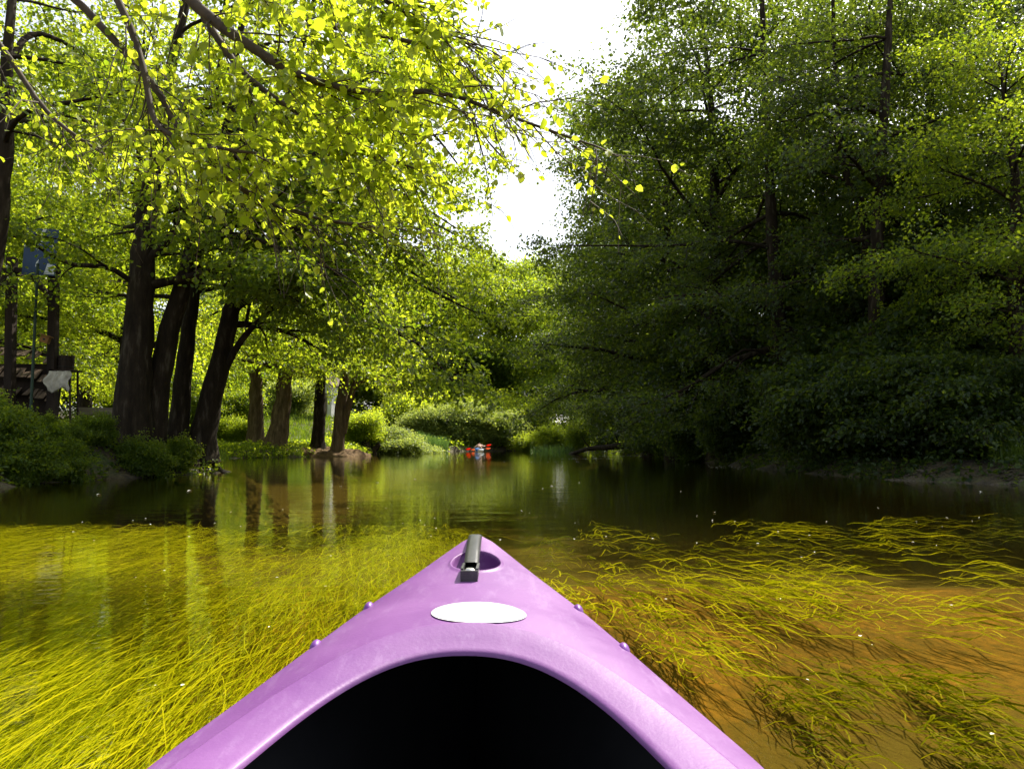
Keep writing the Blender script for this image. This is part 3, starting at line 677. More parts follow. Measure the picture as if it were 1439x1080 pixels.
hero('old_tree', 24, 474, 39.0, [(479, 570, 0), (486, 520, 0), (492, 430, 0)], .36, 'leaf_bright', 'last tree on the earth mound, forked into two stems', 'bark_light', ht=8, lean=(1, 0), n_limb=14, limb_len=4.8, t_range=(.42, 1), elev=(5, 45), droop=.35, lpt=22, leaf=.13, nsec=7, ntwig=5, spread=.22, twig_len=1.0,
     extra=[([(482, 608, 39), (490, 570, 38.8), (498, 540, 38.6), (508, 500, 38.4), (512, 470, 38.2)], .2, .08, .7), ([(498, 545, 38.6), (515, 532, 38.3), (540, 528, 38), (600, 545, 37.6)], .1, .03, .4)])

# ------------------------------------------------------------------ generic trees and bushes to copy
def wide(t): return 1.1 - .45 * max(0, t - .55) / .45
TA = gen_tree(41, [(0, 0, 0), (.1, 0, 4), (-.2, .2, 7.5), (.2, 0, 11)], .24, n_limb=30, limb_len=3.5, t_range=(.2, .98), elev=(-5, 32), droop=.3, nsec=8, ntwig=6, lpt=34, leaf=.105, shape='dia', len_profile=wide, spread=.18)
TB = gen_tree(42, [(0, 0, 0), (.2, .1, 4), (.4, .2, 8), (.1, -.2, 11.5)], .22, n_limb=28, limb_len=3.5, t_range=(.2, .98), elev=(0, 40), droop=.4, nsec=8, ntwig=6, lpt=34, leaf=.105, shape='dia', len_profile=wide, spread=.18)
TC = gen_tree(43, [(0, 0, 0), (-.2, .1, 5), (.3, .2, 9), (0, 0, 14)], .34, n_limb=30, limb_len=5.2, t_range=(.12, .98), elev=(0, 40), droop=.45, nsec=8, ntwig=6, lpt=40, leaf=.20, shape='dia', len_profile=wide, spread=.38, twig_len=1.3)
def gen_bush(seed, h, rad, nst, leaf, lpt, droop=.5, spread=.12, shape='hex'):
    """several stems from one foot, arching outwards, leafy to the ground"""
    rng = np.random.default_rng(seed); parts = []
    ex = []
    for k in range(nst):
        a_ = k * 2.4 + rng.uniform(-.4, .4); r_ = rad * rng.uniform(.25, 1.0) ; hh = h * (1.05 - .5 * (r_ / rad) ** 2) * rng.uniform(.5, 1.25)
        ex.append(([(0, 0, 0), (r_ * .35 * math.cos(a_), r_ * .35 * math.sin(a_), hh * .5), (r_ * .75 * math.cos(a_), r_ * .75 * math.sin(a_), hh * .9), (r_ * 1.1 * math.cos(a_), r_ * 1.1 * math.sin(a_), hh * .95)], .02 + .008 * h, .006, .12))
    return gen_tree(seed, [(0, 0, -.1), (0, 0, h * .3), (.05, .05, h * .75)], .02 + .012 * h, n_limb=5, limb_len=rad * .9, t_range=(.3, 1), elev=(0, 60), droop=droop, nsec=8, ntwig=5, lpt=lpt, leaf=leaf, shape=shape, extra=ex, spread=spread, flare=False, trunk_n=7, twig_len=rad * .4)
BA = gen_bush(51, 2.4, 1.6, 14, .095, 34)
BB = gen_bush(52, 1.3, 1.1, 12, .085, 30)
BC = gen_bush(53, 4.2, 2.3, 16, .11, 40, spread=.2)
BD = gen_bush(54, 3.2, 2.6, 16, .17, 34, spread=.3, shape='dia')

def gpos(px, Y, dz=-.05):
    q = at(px, 600, Y); return (q.x, Y, gz(q.x, Y) + dz)
rnd = random.Random(8)
# right bank: two trees whose trunks show, then the wood behind them
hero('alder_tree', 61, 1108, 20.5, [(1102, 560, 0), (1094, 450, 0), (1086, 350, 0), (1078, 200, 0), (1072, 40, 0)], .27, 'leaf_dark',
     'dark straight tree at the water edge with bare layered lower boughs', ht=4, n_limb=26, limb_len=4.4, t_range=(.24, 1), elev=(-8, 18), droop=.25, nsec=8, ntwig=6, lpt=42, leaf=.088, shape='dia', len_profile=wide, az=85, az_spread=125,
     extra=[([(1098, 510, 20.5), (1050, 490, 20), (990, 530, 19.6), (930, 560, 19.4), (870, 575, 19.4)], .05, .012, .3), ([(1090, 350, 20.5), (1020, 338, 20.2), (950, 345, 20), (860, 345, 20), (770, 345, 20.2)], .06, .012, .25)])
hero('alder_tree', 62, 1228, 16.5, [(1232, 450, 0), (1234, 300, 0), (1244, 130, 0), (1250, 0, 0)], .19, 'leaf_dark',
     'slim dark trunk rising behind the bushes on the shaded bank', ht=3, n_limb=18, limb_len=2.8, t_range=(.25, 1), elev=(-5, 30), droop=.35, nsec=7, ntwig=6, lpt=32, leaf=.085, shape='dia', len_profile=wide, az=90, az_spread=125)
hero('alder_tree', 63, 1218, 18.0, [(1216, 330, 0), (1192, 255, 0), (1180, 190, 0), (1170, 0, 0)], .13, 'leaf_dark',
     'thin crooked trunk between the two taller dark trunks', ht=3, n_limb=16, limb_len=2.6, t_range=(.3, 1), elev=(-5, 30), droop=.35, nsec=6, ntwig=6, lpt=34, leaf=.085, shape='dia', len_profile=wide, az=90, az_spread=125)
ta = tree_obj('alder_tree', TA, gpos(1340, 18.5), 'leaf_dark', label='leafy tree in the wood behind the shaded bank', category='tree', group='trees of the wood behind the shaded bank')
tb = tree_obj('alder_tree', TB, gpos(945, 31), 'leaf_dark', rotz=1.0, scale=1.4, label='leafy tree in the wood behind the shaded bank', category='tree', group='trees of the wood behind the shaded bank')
wood = [(0, 1440, 13.8, .66, 2), (1, 1010, 26, 1.35, 4), (0, 1180, 25, 1.3, .4), (1, 1400, 23, 1.05, 3.2), (0, 915, 38, 1.45, 2.2), (1, 885, 50, 1.3, 5.1),
        (0, 1040, 33, 1.05, .9), (1, 1290, 27, 1.1, 1.9), (0, 1500, 19, .8, 4.4), (0, 940, 44, 1.6, 3.6), (1, 850, 60, 1.3, .2), (0, 1080, 42, 1.2, 4.1), (1, 1620, 15, .65, 3.0), (0, 1580, 26, 1.0, .7)]
for k, px, Yy, sc, rz in wood:
    place((ta, tb)[k], gpos(px, Yy), rz, sc, 'leaf_mid' if px in (1440, 1400) else None)  # two trees get brighter leaves, sunlight put into their colour
# far end of the reach
tc = tree_obj('riverside_tree', TC, gpos(640, 92), 'leaf_mid', scale=1.5, label='tall tree closing the far end of the river', category='tree', group='trees at the far end of the river')
far = [(700, 99, 1.55, 1), (760, 97, 1.45, 2), (830, 86, 1.25, 3.5), (590, 97, 1.5, 4.4), (530, 90, 1.2, 5.2), (470, 92, 1.2, .6), (880, 72, .95, 2.6), (385, 96, 1.3, 3.3), (670, 112, 1.7, 1.7), (735, 116, 1.7, .1), (560, 100, 1.2, 2.9)]
for px, Yy, sc, rz in far: place(tc, gpos(px, Yy), rz, sc)
# left wood behind the bay and behind the wooden frame
for px, Yy, sc, rz, lm in ((330, 72, 1.1, .5, 'leaf_bright'), (250, 52, .9, 2.2, 'leaf_mid'), (150, 44, .8, 4.0, 'leaf_mid'), (425, 80, 1.15, 5.5, 'leaf_bright'), (40, 40, .8, 1.1, 'leaf_mid'), (-60, 34, .8, 3.0, 'leaf_bright')):
    place(tc, gpos(px, Yy), rz, sc, lm, label='tall tree behind the sunlit clearing', group='trees behind the clearing')
for px, Yy, sc, rz in ((60, 25, .8, .3), (-30, 22, .7, 2.0), (120, 31, 1.25, 4.2), (170, 24, 1.15, 1.1)):
    place(tb, gpos(px, Yy), rz, sc, 'leaf_bright', label='bright yellow green tree behind the wooden frame', group='bright trees behind the wooden frame')
for px, Yy, sc, rz in ((-120, 16, .8, 3.3),):
    place(tb, gpos(px, Yy), rz, sc, 'leaf_mid', label='green tree standing back from the bank trunks', group='second row of bank trees')

# bushes
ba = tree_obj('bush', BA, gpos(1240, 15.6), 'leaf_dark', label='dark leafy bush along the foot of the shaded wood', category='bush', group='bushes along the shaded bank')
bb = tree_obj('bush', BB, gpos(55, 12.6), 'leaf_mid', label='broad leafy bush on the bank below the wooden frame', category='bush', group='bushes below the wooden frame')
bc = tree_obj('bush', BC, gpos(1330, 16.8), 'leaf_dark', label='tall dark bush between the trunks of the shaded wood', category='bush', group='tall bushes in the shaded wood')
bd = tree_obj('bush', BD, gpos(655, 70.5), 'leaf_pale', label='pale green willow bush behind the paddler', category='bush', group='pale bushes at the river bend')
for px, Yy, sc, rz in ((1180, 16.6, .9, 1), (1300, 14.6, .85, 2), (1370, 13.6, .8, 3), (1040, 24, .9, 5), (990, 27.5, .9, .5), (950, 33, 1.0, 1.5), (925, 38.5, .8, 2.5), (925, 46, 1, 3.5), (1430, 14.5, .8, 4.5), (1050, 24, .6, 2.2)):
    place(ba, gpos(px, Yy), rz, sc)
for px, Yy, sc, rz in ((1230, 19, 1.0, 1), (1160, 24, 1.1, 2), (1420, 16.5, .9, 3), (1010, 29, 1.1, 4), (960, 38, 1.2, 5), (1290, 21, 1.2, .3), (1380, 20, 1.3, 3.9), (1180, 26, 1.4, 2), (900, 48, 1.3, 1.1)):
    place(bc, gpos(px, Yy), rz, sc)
for px, Yy, sc, rz in ((5, 12.0, .5, 1), (98, 13.4, .3, 2), (-40, 12.6, .5, 3.1), (130, 14.0, .35, 4.0), (30, 11.9, .45, 5.2), (85, 12.7, .42, .6), (60, 13.6, .26, 2.9), (20, 13.2, .3, 3.7)):
    place(bb, gpos(px, Yy), rz, sc)
bb.scale = (.42,) * 3
for px, Yy, sc, rz in ((205, 14.4, .45, 1), (250, 15.6, .4, 2.2)):
    place(bb, gpos(px, Yy), rz, sc, label='small leafy sprout at the foot of the bank trunks', group='sprouts at the trunk feet')
for px, Yy, sc, rz in ((690, 82, 1.4, 1), (650, 86, 1.5, 2), (732, 78, 1.2, 3), (608, 82, 1.3, 4), (570, 76, 1.1, 5)):
    place(bd, gpos(px, Yy), rz, sc, 'leaf_bright', label='bright green thicket under the tall trees at the river bend', group='thicket under the far trees')
for px, Yy, sc, rz in ((705, 71, .8, 1), (600, 70, .9, 2)):
    place(bd, gpos(px, Yy), rz, sc)
for px, Yy, sc, rz, lm in ((745, 69, .55, 3, 'leaf_bright'), (780, 66, .6, 4, 'leaf_bright'), (820, 62, .6, 5, 'leaf_mid'), (860, 56, .7, .4, 'leaf_dark')):
    place(bd, gpos(px, Yy), rz, sc, lm, label='green bush low on the bank past the fallen trunk', group='green bushes at the river bend')
for px, Yy, sc, rz in ((540, 52, .62, .2), (565, 51, .66, 2), (590, 51.5, .55, 4)):
    place(bd, gpos(px, Yy), rz, (sc * 1.1, sc * 1.1, sc * .75), label='rounded pale sunlit bush at the edge of the water', group='pale sunlit bushes at the water edge')
for px, Yy, sc, rz, lm in ((320, 40, .4, 1, 'leaf_bright'), (345, 39.5, .35, 2, 'leaf_bright'), (330, 52, .7, 3, 'leaf_mid'), (410, 58, .7, 4, 'leaf_pale'), (285, 50, .6, 5, 'leaf_mid'), (375, 64, 1.0, 1.2, 'leaf_mid'), (510, 50, .6, 2.2, 'leaf_bright'), (440, 66, .8, .2, 'leaf_pale')):
    place(bd, gpos(px, Yy), rz, sc, lm, label='sunlit bush in the clearing behind the old trunks', group='bushes in the clearing')

# ------------------------------------------------------------------ roots, ground cover, reeds
def blades(rng, n, xy, hgt, width, bend=.35, seg=3):
    """upright grass or reed blades; xy(n) gives foot points (n,3)"""
    P = xy(n); h = hgt * rng.uniform(.3, 1.0, n) ** 1.3 * 1.35; a = rng.uniform(0, 6.28, n); b_ = bend * rng.uniform(.1, 1.2, n) * h
    u = np.linspace(0, 1, seg + 1); w = width * (1 - u ** 2 * .9)
    cx = P[:, 0:1] + np.cos(a)[:, None] * b_[:, None] * u ** 2; cy_ = P[:, 1:2] + np.sin(a)[:, None] * b_[:, None] * u ** 2; cz = P[:, 2:3] + h[:, None] * (u - .25 * bend * u ** 3)
    q = rng.uniform(0, 6.28, n)[:, None]
    A_ = np.stack([cx + np.cos(q) * w / 2, cy_ + np.sin(q) * w / 2, cz], -1); B_ = np.stack([cx - np.cos(q) * w / 2, cy_ - np.sin(q) * w / 2, cz], -1)
    V = np.stack([A_, B_], 2).reshape(-1, 3); k = 2 * (seg + 1); bb_ = (np.arange(n) * k)[:, None]
    F = np.concatenate([bb_ + np.array([[2 * i, 2 * i + 1, 2 * i + 3, 2 * i + 2]]) for i in range(seg)])
    return V, F, np.repeat(np.clip(rng.normal(.5, .25, n), 0, 1), k)
def strip(rng, side, y0, y1, t0, t1, dz=-.02):
    def f(n):
        y = rng.uniform(y0, y1, n); t = rng.uniform(t0, t1, n)
        x = (xl(y) - t) if side < 0 else (xr(y) + t)
        return np.stack([x, y, ground_z(x, y) + dz], 1)
    return f
rng = np.random.default_rng(77)
def stuff_blades(name, n, f, h, w, mat, label, cat, bend=.35):
    V_, F_, T_ = blades(rng, n, f, h, w, bend); return link(name, make_mesh(name, V_, [(F_, 0)], [M[mat]], T_), kind='stuff', label=label, category=cat)
def stuff_leaves(name, n, f, hmax, size, mat, label, cat):
    P = f(n); P[:, 2] += .02 + hmax * rng.uniform(0, 1, n) ** 1.6 * (.35 + .65 * (np.sin(P[:, 0] * 3.1 + P[:, 1] * 1.3) * np.sin(P[:, 1] * 2.7) * .5 + .5))
    nr_ = rng.normal(0, .5, (n, 3)); nr_[:, 2] += .9
    V_, F_, k_ = leaves_geo(P, rng.normal(0, 1, (n, 3)) * np.array([1, 1, .4]), nr_, size * rng.uniform(.6, 1.3, n), .8)
    return link(name, make_mesh(name, V_, [(F_, 0)], [M[mat]], np.repeat(rng.uniform(0, 1, n), k_)), kind='stuff', label=label, category=cat)
stuff_leaves('bank_herbs', 14000, strip(rng, -1, 8.5, 17.5, -.05, 4.5), .30, .075, 'leaf_mid', 'low leafy herbs covering the bank under the big trunks', 'herbs')
stuff_leaves('bank_herbs', 16000, strip(rng, 1, 9, 30, -.15, 3.0), .45, .085, 'leaf_dark', 'low leafy herbs along the shaded water edge', 'herbs')
stuff_leaves('bank_herbs', 12000, strip(rng, 1, 30, 62, -.3, 3.0), .7, .14, 'leaf_mid', 'tangled herbs along the bank past the dark wood', 'herbs')
stuff_blades('meadow_grass', 42000, strip(rng, -1, 32, 64, -.1, 13), .34, .035, 'grass', 'bright green grass on the sunlit bank round the old trunks', 'grass')
stuff_leaves('meadow_herbs', 7000, strip(rng, -1, 33, 50, -.1, 3), .45, .13, 'leaf_bright', 'sunlit leafy herbs along the edge of the bay', 'herbs')
stuff_blades('bank_grass', 9000, strip(rng, -1, 17, 34, -.1, 5), .35, .02, 'grass', 'grass growing round the small bay', 'grass')
stuff_leaves('far_bank_herbs', 9000, lambda n: (lambda x, y: np.stack([x, y, np.where(ground_z(x, y) > .03, ground_z(x, y), -3.0)], 1))(rng.uniform(-9, 9, n), rng.uniform(64, 76, n)), 1.0, .2, 'leaf_mid', 'leafy growth at the far end of the river', 'herbs')
def patch(cx_, cy2, rx_, ry_):
    def f(n):
        a = rng.uniform(0, 6.28, n); r_ = np.sqrt(rng.uniform(0, 1, n)); x = cx_ + rx_ * r_ * np.cos(a); y = cy2 + ry_ * r_ * np.sin(a)
        return np.stack([x, y, np.maximum(ground_z(x, y), -.25)], 1)
    return f
q = on_z(612, 634.5, 0); stuff_blades('reed_bed', 2600, patch(q.x, 61, 1.2, 1.2), 1.25, .035, 'reed', 'dense bed of green reeds beside the pale sunlit bush', 'reeds', .25)
stuff_blades('sedge_tussock', 700, patch(3.4, 62.5, 2.0, 1.0), .8, .03, 'reed', 'green sedge at the water edge below the bend bushes', 'sedge', .5)
q = gpos(1425, 12.2); stuff_blades('sedge_tussock', 1100, patch(q[0] + .35, 12.4, .55, .5), .42, .010, 'grass', 'lone tuft of bright green grass on the pebbly shaded shore', 'grass', .5)

def root_path(b_, a, L, drop):
    pts = [Vector((b_.x + .16 * math.cos(a), b_.y + .16 * math.sin(a), b_.z + .30))]
    for k in range(1, 7):
        r_ = .16 + L * k / 6; x = b_.x + r_ * math.cos(a + .15 * math.sin(k * 1.7 + a * 3)); y = b_.y + r_ * math.sin(a + .15 * math.sin(k * 1.7 + a * 3))
        pts.append(Vector((x, y, max(gz(x, y), -.12) + .05 - .02 * k + rng.normal(0, .02))))
    return pts
for o in [o for o in bpy.data.objects if o.parent is None and o.name.startswith(('bank_tree', 'alder_tree')) and o.location.y < 21.0 and o.get('group') is None]:
    for k in range(6):
        a = -2.9 + k * .55 + rng.uniform(-.2, .2)
        mb = MB(); mb.tube([p_ - o.location for p_ in root_path(o.location, a, rng.uniform(.7, 1.5), 1)], np.linspace(.085, .015, 7) * rng.uniform(.7, 1.2), 7)
        mb.build('root', M['bark'], o, smooth=True)

# earth mound with its face washed out, stump, fallen trunk
M['earth'] = simple('earth', [(.3, (.05, .030, .016)), (.55, (.13, .085, .045)), (.75, (.20, .14, .08))], 3, .95, .8, .08, .1)
mb = MB(); G = []
for ph in np.linspace(0, math.pi / 2, 9):
    G.append([(-9.9 + 2.6 * math.cos(ph) * math.cos(t_) * (1 + .12 * math.sin(5 * t_)), 39.6 + 1.7 * math.cos(ph) * math.sin(t_) * (1 + .1 * math.sin(7 * t_ + 1)), -.15 + (.55 * math.sin(ph) ** .7 + .07 * math.cos(ph) * math.sin(11 * t_ + 3 * ph) + .05 * math.sin(17 * t_ - 8 * ph)) * (1 + .12 * math.sin(4 * t_ + 2))) for t_ in np.linspace(0, 2 * math.pi, 41)])
G = np.array(G); G[:, -1] = G[:, 0]; mb.grid(G); mb.build('earth_mound', M['earth'], smooth=True, kind='structure')
b_ = on_z(521, 637.5, 0); st = empty('broken_stump', (b_.x, b_.y, -.1), label='broken stump with two prongs standing at the water edge', category='stump')
for (x0, tx, hh, r_) in ((-.28, -.38, .95, .30), (.18, .48, .72, .2)):
    pts = [(x0, 0, 0), (x0 * 1.05, 0, hh * .4), (tx * .9, .05, hh * .8), (tx, .05, hh)]
    mb = MB(); V_, F_ = tube(smooth_path(pts, 8), r_ * np.array([1.3, 1.1, 1, .95, .9, .85, .8, .6]), 10); V_[-10:, 2] += rng.uniform(-.12, .14, 10); mb.add(V_, F_.tolist()); mb.P.setdefault(10, []).append(list(range(70, 80)))
    mb.build('prong', M['bark'], st, smooth=False)
b_ = on_z(797, 637.5, 0); lg = empty('fallen_trunk', (b_.x, b_.y, 0), label='bare fallen trunk slanting from the bank into the water', category='fallen tree')
e_ = at(885, 625, 44) - b_; pts = smooth_path([(0, 0, -.12), tuple(e_ * .35 + Vector((0, 0, .12))), tuple(e_ * .7 + Vector((0, 0, .05))), tuple(e_ * 1.15)], 14)
mb = MB(); mb.tube(pts, np.linspace(.09, .22, 14), 9); mb.build('stem', M['bark'], lg, smooth=True)
for u_, dx, dy, dz in ((5, -.5, .2, .7), (8, .3, -.3, .9), (10, -.3, .4, 1.6)):
    mb = MB(); mb.tube(smooth_path([pts[u_], pts[u_] + np.array([dx * .5, dy * .5, dz * .4]), pts[u_] + np.array([dx, dy, dz])], 6), np.linspace(.06, .015, 6), 6); mb.build('dead_branch', M['bark'], lg, smooth=True)

# ------------------------------------------------------------------ timber frame, sign, shingled fence and odd things on the left bank
M['dark_timber'] = simple('dark_timber', [(.3, (.015, .010, .007)), (.7, (.045, .03, .02))], 7, .85, .5, .01, .2, (1, 1, .12))
M['shingle'] = simple('shingle', [(.25, (.07, .048, .030)), (.55, (.17, .12, .08)), (.8, (.32, .25, .18))], 6, .9, .5, .01, .2, (1, 1, .25), 'Generated')
M['sign_blue'] = simple('sign_blue', [(.3, (.012, .035, .09)), (.7, (.02, .055, .13))], 4, .5, .05, .002, .4)
M['sign_white'] = simple('sign_white', [(.3, (.55, .58, .58)), (.7, (.75, .77, .76))], 6, .55, 0)
M['wood_warm'] = simple('wood_warm', [(.3, (.16, .075, .02)), (.7, (.30, .15, .05))], 7, .8, .3, .006, .2, (1, 1, .2))
M['wood_grey'] = simple('wood_grey', [(.3, (.14, .11, .075)), (.7, (.33, .28, .20))], 6, .85, .4, .006, .2, (.2, 1, 1))
M['pole_green'] = simple('pole_green', [(.3, (.02, .04, .025)), (.7, (.04, .07, .045))], 9, .6, 0)
M['canvas'] = simple('canvas', [(.3, (.38, .34, .27)), (.7, (.62, .58, .48))], 8, .9, .4, .012, .1)
M['iron'] = simple('iron', [(.3, (.01, .01, .011)), (.7, (.03, .03, .03))], 20, .6, 0)
YF = 15.4
def up_box(mb, a, b_, w, d):
    """bar between two points"""
    a, b_ = Vector(a), Vector(b_); v = b_ - a; q_ = v.to_track_quat('Z', 'Y').to_matrix(); mb.box((a + b_) / 2, (w, d, v.length), q_)
f0 = at(15, 560, YF); f1 = at(75, 570, YF)
fz = gz(f0.x, YF) - .15
fr_ = empty('timber_frame', (f0.x, YF, fz), label='dark timber frame of two posts and a crossbeam carrying a sign', category='frame')
O = Vector(fr_.location)
for nm, a, b_, w in (('post', Vector((f0.x, YF, fz)), at(17, 362, YF), .16), ('post', Vector((f1.x, YF, gz(f1.x, YF) - .15)), at(76, 375, YF), .16),
                     ('crossbeam', at(-60, 378, YF + .02), at(84, 381, YF + .02), .10), ('brace', at(45, 386, YF), at(72, 422, YF), .10), ('brace', at(-12, 420, YF + .01), at(9, 386, YF + .01), .09)):
    mb = MB(); up_box(mb, a - O, b_ - O, w, w * .92); mb.build(nm, M['dark_timber'], fr_)
sc_ = at(57, 354, YF - .16); sg_ = empty('blue_sign', (sc_.x, sc_.y, sc_.z), (0, math.radians(2.5), math.radians(4)), label='blue board with pale marks hung on the timber frame', category='sign')
mb = MB(); mb.box((0, 0, 0), (.63, .022, .93)); mb.build('board', M['sign_blue'], sg_)
for pts in ([(.03, .34), (.09, .46), (.02, .46), (-.02, .34)], [(.10, -.44), (.30, -.44), (.30, -.26), (.16, -.22), (.13, -.33)], [(-.09, .05), (.09, .02), (.08, .05), (.0, .08)], [(-.02, .20), (.03, .20), (.03, .23), (-.01, .245)], [(-.07, -.30), (-.03, -.30), (-.01, -.14), (-.06, -.22)], [(-.01, .15), (.02, .15), (.02, .175), (-.01, .175)]):
    mb = MB(); k = len(pts); mb.add([(x, -.0135, z) for x, z in pts], [tuple(range(k))]); mb.build('pale_mark', M['sign_white'], sg_)
# fence of three shingled tiers
a0 = at(-70, 560, YF + .45); a1 = at(70, 560, YF + .45)
fe = empty('shingled_fence', (a0.x, YF + .45, gz(a0.x, YF + .45) - .1), label='low wooden fence with three tiers of weathered shingles behind the posts', category='fence')
O = Vector(fe.location); Lf = (a1 - a0).length
shm = []
for k in range(5):
    mb = MB(); w = .075 + .012 * k; mb.box((0, 0, 0), (w, .018, .28), None, .04); me = mb.build('shingle', M['shingle']).data; shm.append(me)
for o in [o for o in bpy.data.objects if o.parent is None and o.name.startswith('shingle') and o.type == 'MESH']: bpy.data.objects.remove(o)
for (zl, zr) in ((at(0, 492, YF + .45).z, at(70, 503, YF + .45).z), (at(0, 521, YF + .45).z, at(70, 530, YF + .45).z), (at(0, 548, YF + .45).z, at(70, 556, YF + .45).z)):
    x = 0.0; k = 0
    mb = MB(); up_box(mb, Vector((0, .10, zl - O.z + .05 + (zl - zr))), Vector((Lf, .10, zr - O.z + .05)), .05, .07); mb.build('rail', M['dark_timber'], fe)
    while x < Lf:
        w = .075 + .012 * (k % 5); u_ = (x - .0) / Lf; z = (zl + (zl - zr)) * (1 - u_) + zr * u_ - O.z
        if rnd.random() > .06:
            link('shingle', shm[k % 5], fe, (x + w / 2, rnd.uniform(-.015, .015), z + rnd.uniform(-.035, .03)), (math.radians(-52 + rnd.uniform(-8, 8)), rnd.uniform(-.05, .05), rnd.uniform(-.06, .06)))
        x += w + .008; k = rnd.randrange(5)
for u_ in (.05, .5, .97):
    mb = MB(); mb.box((u_ * Lf, .20, .75), (.10, .09, 1.9)); mb.build('fence_post', M['dark_timber'], fe)
mb = MB(); mb.box((Lf / 2, .27, .70), (Lf, .03, 1.3)); mb.build('back_board', M['dark_timber'], fe)
# thin green pole with a small tilted wooden box
t0 = at(53, 372, YF - .35); pz = gz(t0.x, YF - .35) - .1
po = empty('thin_pole', (t0.x, YF - .35, pz), label='thin green pole standing in front of the shingled fence', category='pole')
mb = MB(); mb.tube([(0, 0, 0), (0, 0, t0.z - pz)], [.028, .026], 10); mb.build('shaft', M['pole_green'], po); mb = MB(); mb.tube([(0, 0, t0.z - pz), (0, 0, t0.z - pz + .03)], [.034, .02], 10); mb.build('cap', M['pole_green'], po)
bx = at(63, 475, YF - .30); bo = empty('small_wooden_box', (bx.x + .02, bx.y, bx.z), (0, math.radians(18), .2), label='small warm brown wooden box fixed to the thin pole', category='box')
mb = MB(); mb.box((0, 0, -.03), (.15, .13, .13)); mb.build('case', M['wood_warm'], bo); mb = MB(); mb.box((.0, -.01, .05), (.21, .2, .02)); mb.build('lid', M['wood_warm'], bo); mb = MB(); mb.tube([(0, -.066, -.03), (0, -.070, -.03)], [.022, .022], 10); mb.build('hole', M['iron'], bo)
# small tub on the end of the fence
tb_ = at(93, 510, YF + .1); tu = empty('wooden_tub', (tb_.x, tb_.y, tb_.z - .14), label='dark round wooden tub on the bracket beside the frame post', category='tub')
for k in range(14):
    a = k / 14 * 6.283; mb = MB(); mb.box((.135 * math.cos(a), .135 * math.sin(a), .14), (.016, .058, .28), Matrix.Rotation(a, 3, 'Z'), -.12); mb.build('stave', M['dark_timber'], tu)
for z in (.06, .21): mb = MB(); mb.tube([(.148 * math.cos(a), .148 * math.sin(a), z) for a in np.linspace(0, 6.283, 25)], [.007] * 25, 5, False); mb.build('hoop', M['iron'], tu)
mb = MB(); mb.tube([(0, 0, .02), (0, 0, .04)], [.125, .125], 14); mb.build('floor', M['dark_timber'], tu)
# a stand under the tub with pale canvas thrown over it
cb = at(90, 572, YF + .1); cz0 = gz(cb.x, YF + .1) - .06
sd = empty('low_stand', (cb.x, YF + .1, cz0), label='low dark stand with four thin legs below the tub', category='stand')
hs = tb_.z - .14 - cz0
for dx in (-.2, .2):
    for dy in (-.14, .14): mb = MB(); up_box(mb, (dx * 1.15, dy, 0), (dx * .8, dy, hs - .03), .03, .03); mb.build('leg', M['dark_timber'], sd)
mb = MB(); mb.box((0, 0, hs - .015), (.46, .36, .03)); mb.build('top', M['dark_timber'], sd); mb = MB(); mb.box((0, -.14, .22), (.44, .025, .03)); mb.build('stretcher', M['dark_timber'], sd)
mb = MB(); G = []
for j, v in enumerate(np.linspace(0, 1, 12)):
    G.append([((u_ - .5) * (.40 + .08 * math.sin(v * 3)) + .03 * math.sin(9 * v), -.215 - .06 * math.sin(v * 2.6) - .025 * math.sin(u_ * 17 + v * 3), hs - .04 - v * (.38 + .05 * math.sin(u_ * 7))) for u_ in np.linspace(0, 1, 22)])
mb.grid(np.array(G)); cv = mb.build('canvas_cloth', M['canvas'], None, True, loc=(cb.x, YF + .1, cz0), label='pale canvas cloth hanging on the low stand', category='cloth')
so = cv.modifiers.new('thick', 'SOLIDIFY'); so.thickness = .006
# plank trough beside the thickest trunk
tr0 = at(138, 578, 17.0); tz = gz(tr0.x, 17.0) - .03
tg_ = empty('plank_trough', (tr0.x, 17.0, tz), (0, 0, .25), label='weathered plank trough on the grass beside the thickest trunk', category='trough')
hh = max(tr0.z - tz, .3)
for y in (-.16, .16): mb = MB(); mb.box((0, y, hh), (.75, .025, .16), Matrix.Rotation(.25 if y > 0 else -.25, 3, 'X')); mb.build('side_plank', M['wood_grey'], tg_)
mb = MB(); mb.box((0, 0, hh - .075), (.72, .26, .025)); mb.build('bottom_plank', M['wood_grey'], tg_)
for x in (-.365, .365): mb = MB(); mb.box((x, 0, hh), (.025, .30, .16)); mb.build('end_plank', M['wood_grey'], tg_)
for x in (-.28, .28):
    for y in (-.11, .11): mb = MB(); mb.box((x, y, (hh - .09) / 2), (.05, .05, hh - .09)); mb.build('leg', M['wood_grey'], tg_)
# white shed far behind the old trunks
M['whitewash'] = simple('whitewash', [(.3, (.70, .69, .64)), (.7, (.82, .81, .77))], 3, .8, .2, .01, .2)
M['roof_felt'] = simple('roof_felt', [(.3, (.06, .04, .03)), (.7, (.12, .09, .07))], 5, .9, .3, .01)
s0 = at(463, 600, 57); sz = gz(s0.x, 57) - .1
sh = empty('white_shed', (s0.x, 57, sz), (0, 0, -.5), (.62, .62, .9), label='small white shed glimpsed between the old trunks', category='shed')
mb = MB(); mb.add([(-1.3, -1.2, 0), (1.3, -1.2, 0), (1.3, 1.2, 0), (-1.3, 1.2, 0), (-1.3, -1.2, 2.5), (1.3, -1.2, 2.5), (1.3, 1.2, 2.5), (-1.3, 1.2, 2.5), (0, -1.2, 3.2), (0, 1.2, 3.2)],
                  [(0, 1, 5, 8, 4), (2, 3, 7, 9, 6), (1, 2, 6, 5), (3, 0, 4, 7), (0, 3, 2, 1)]); mb.build('wall', M['whitewash'], sh)
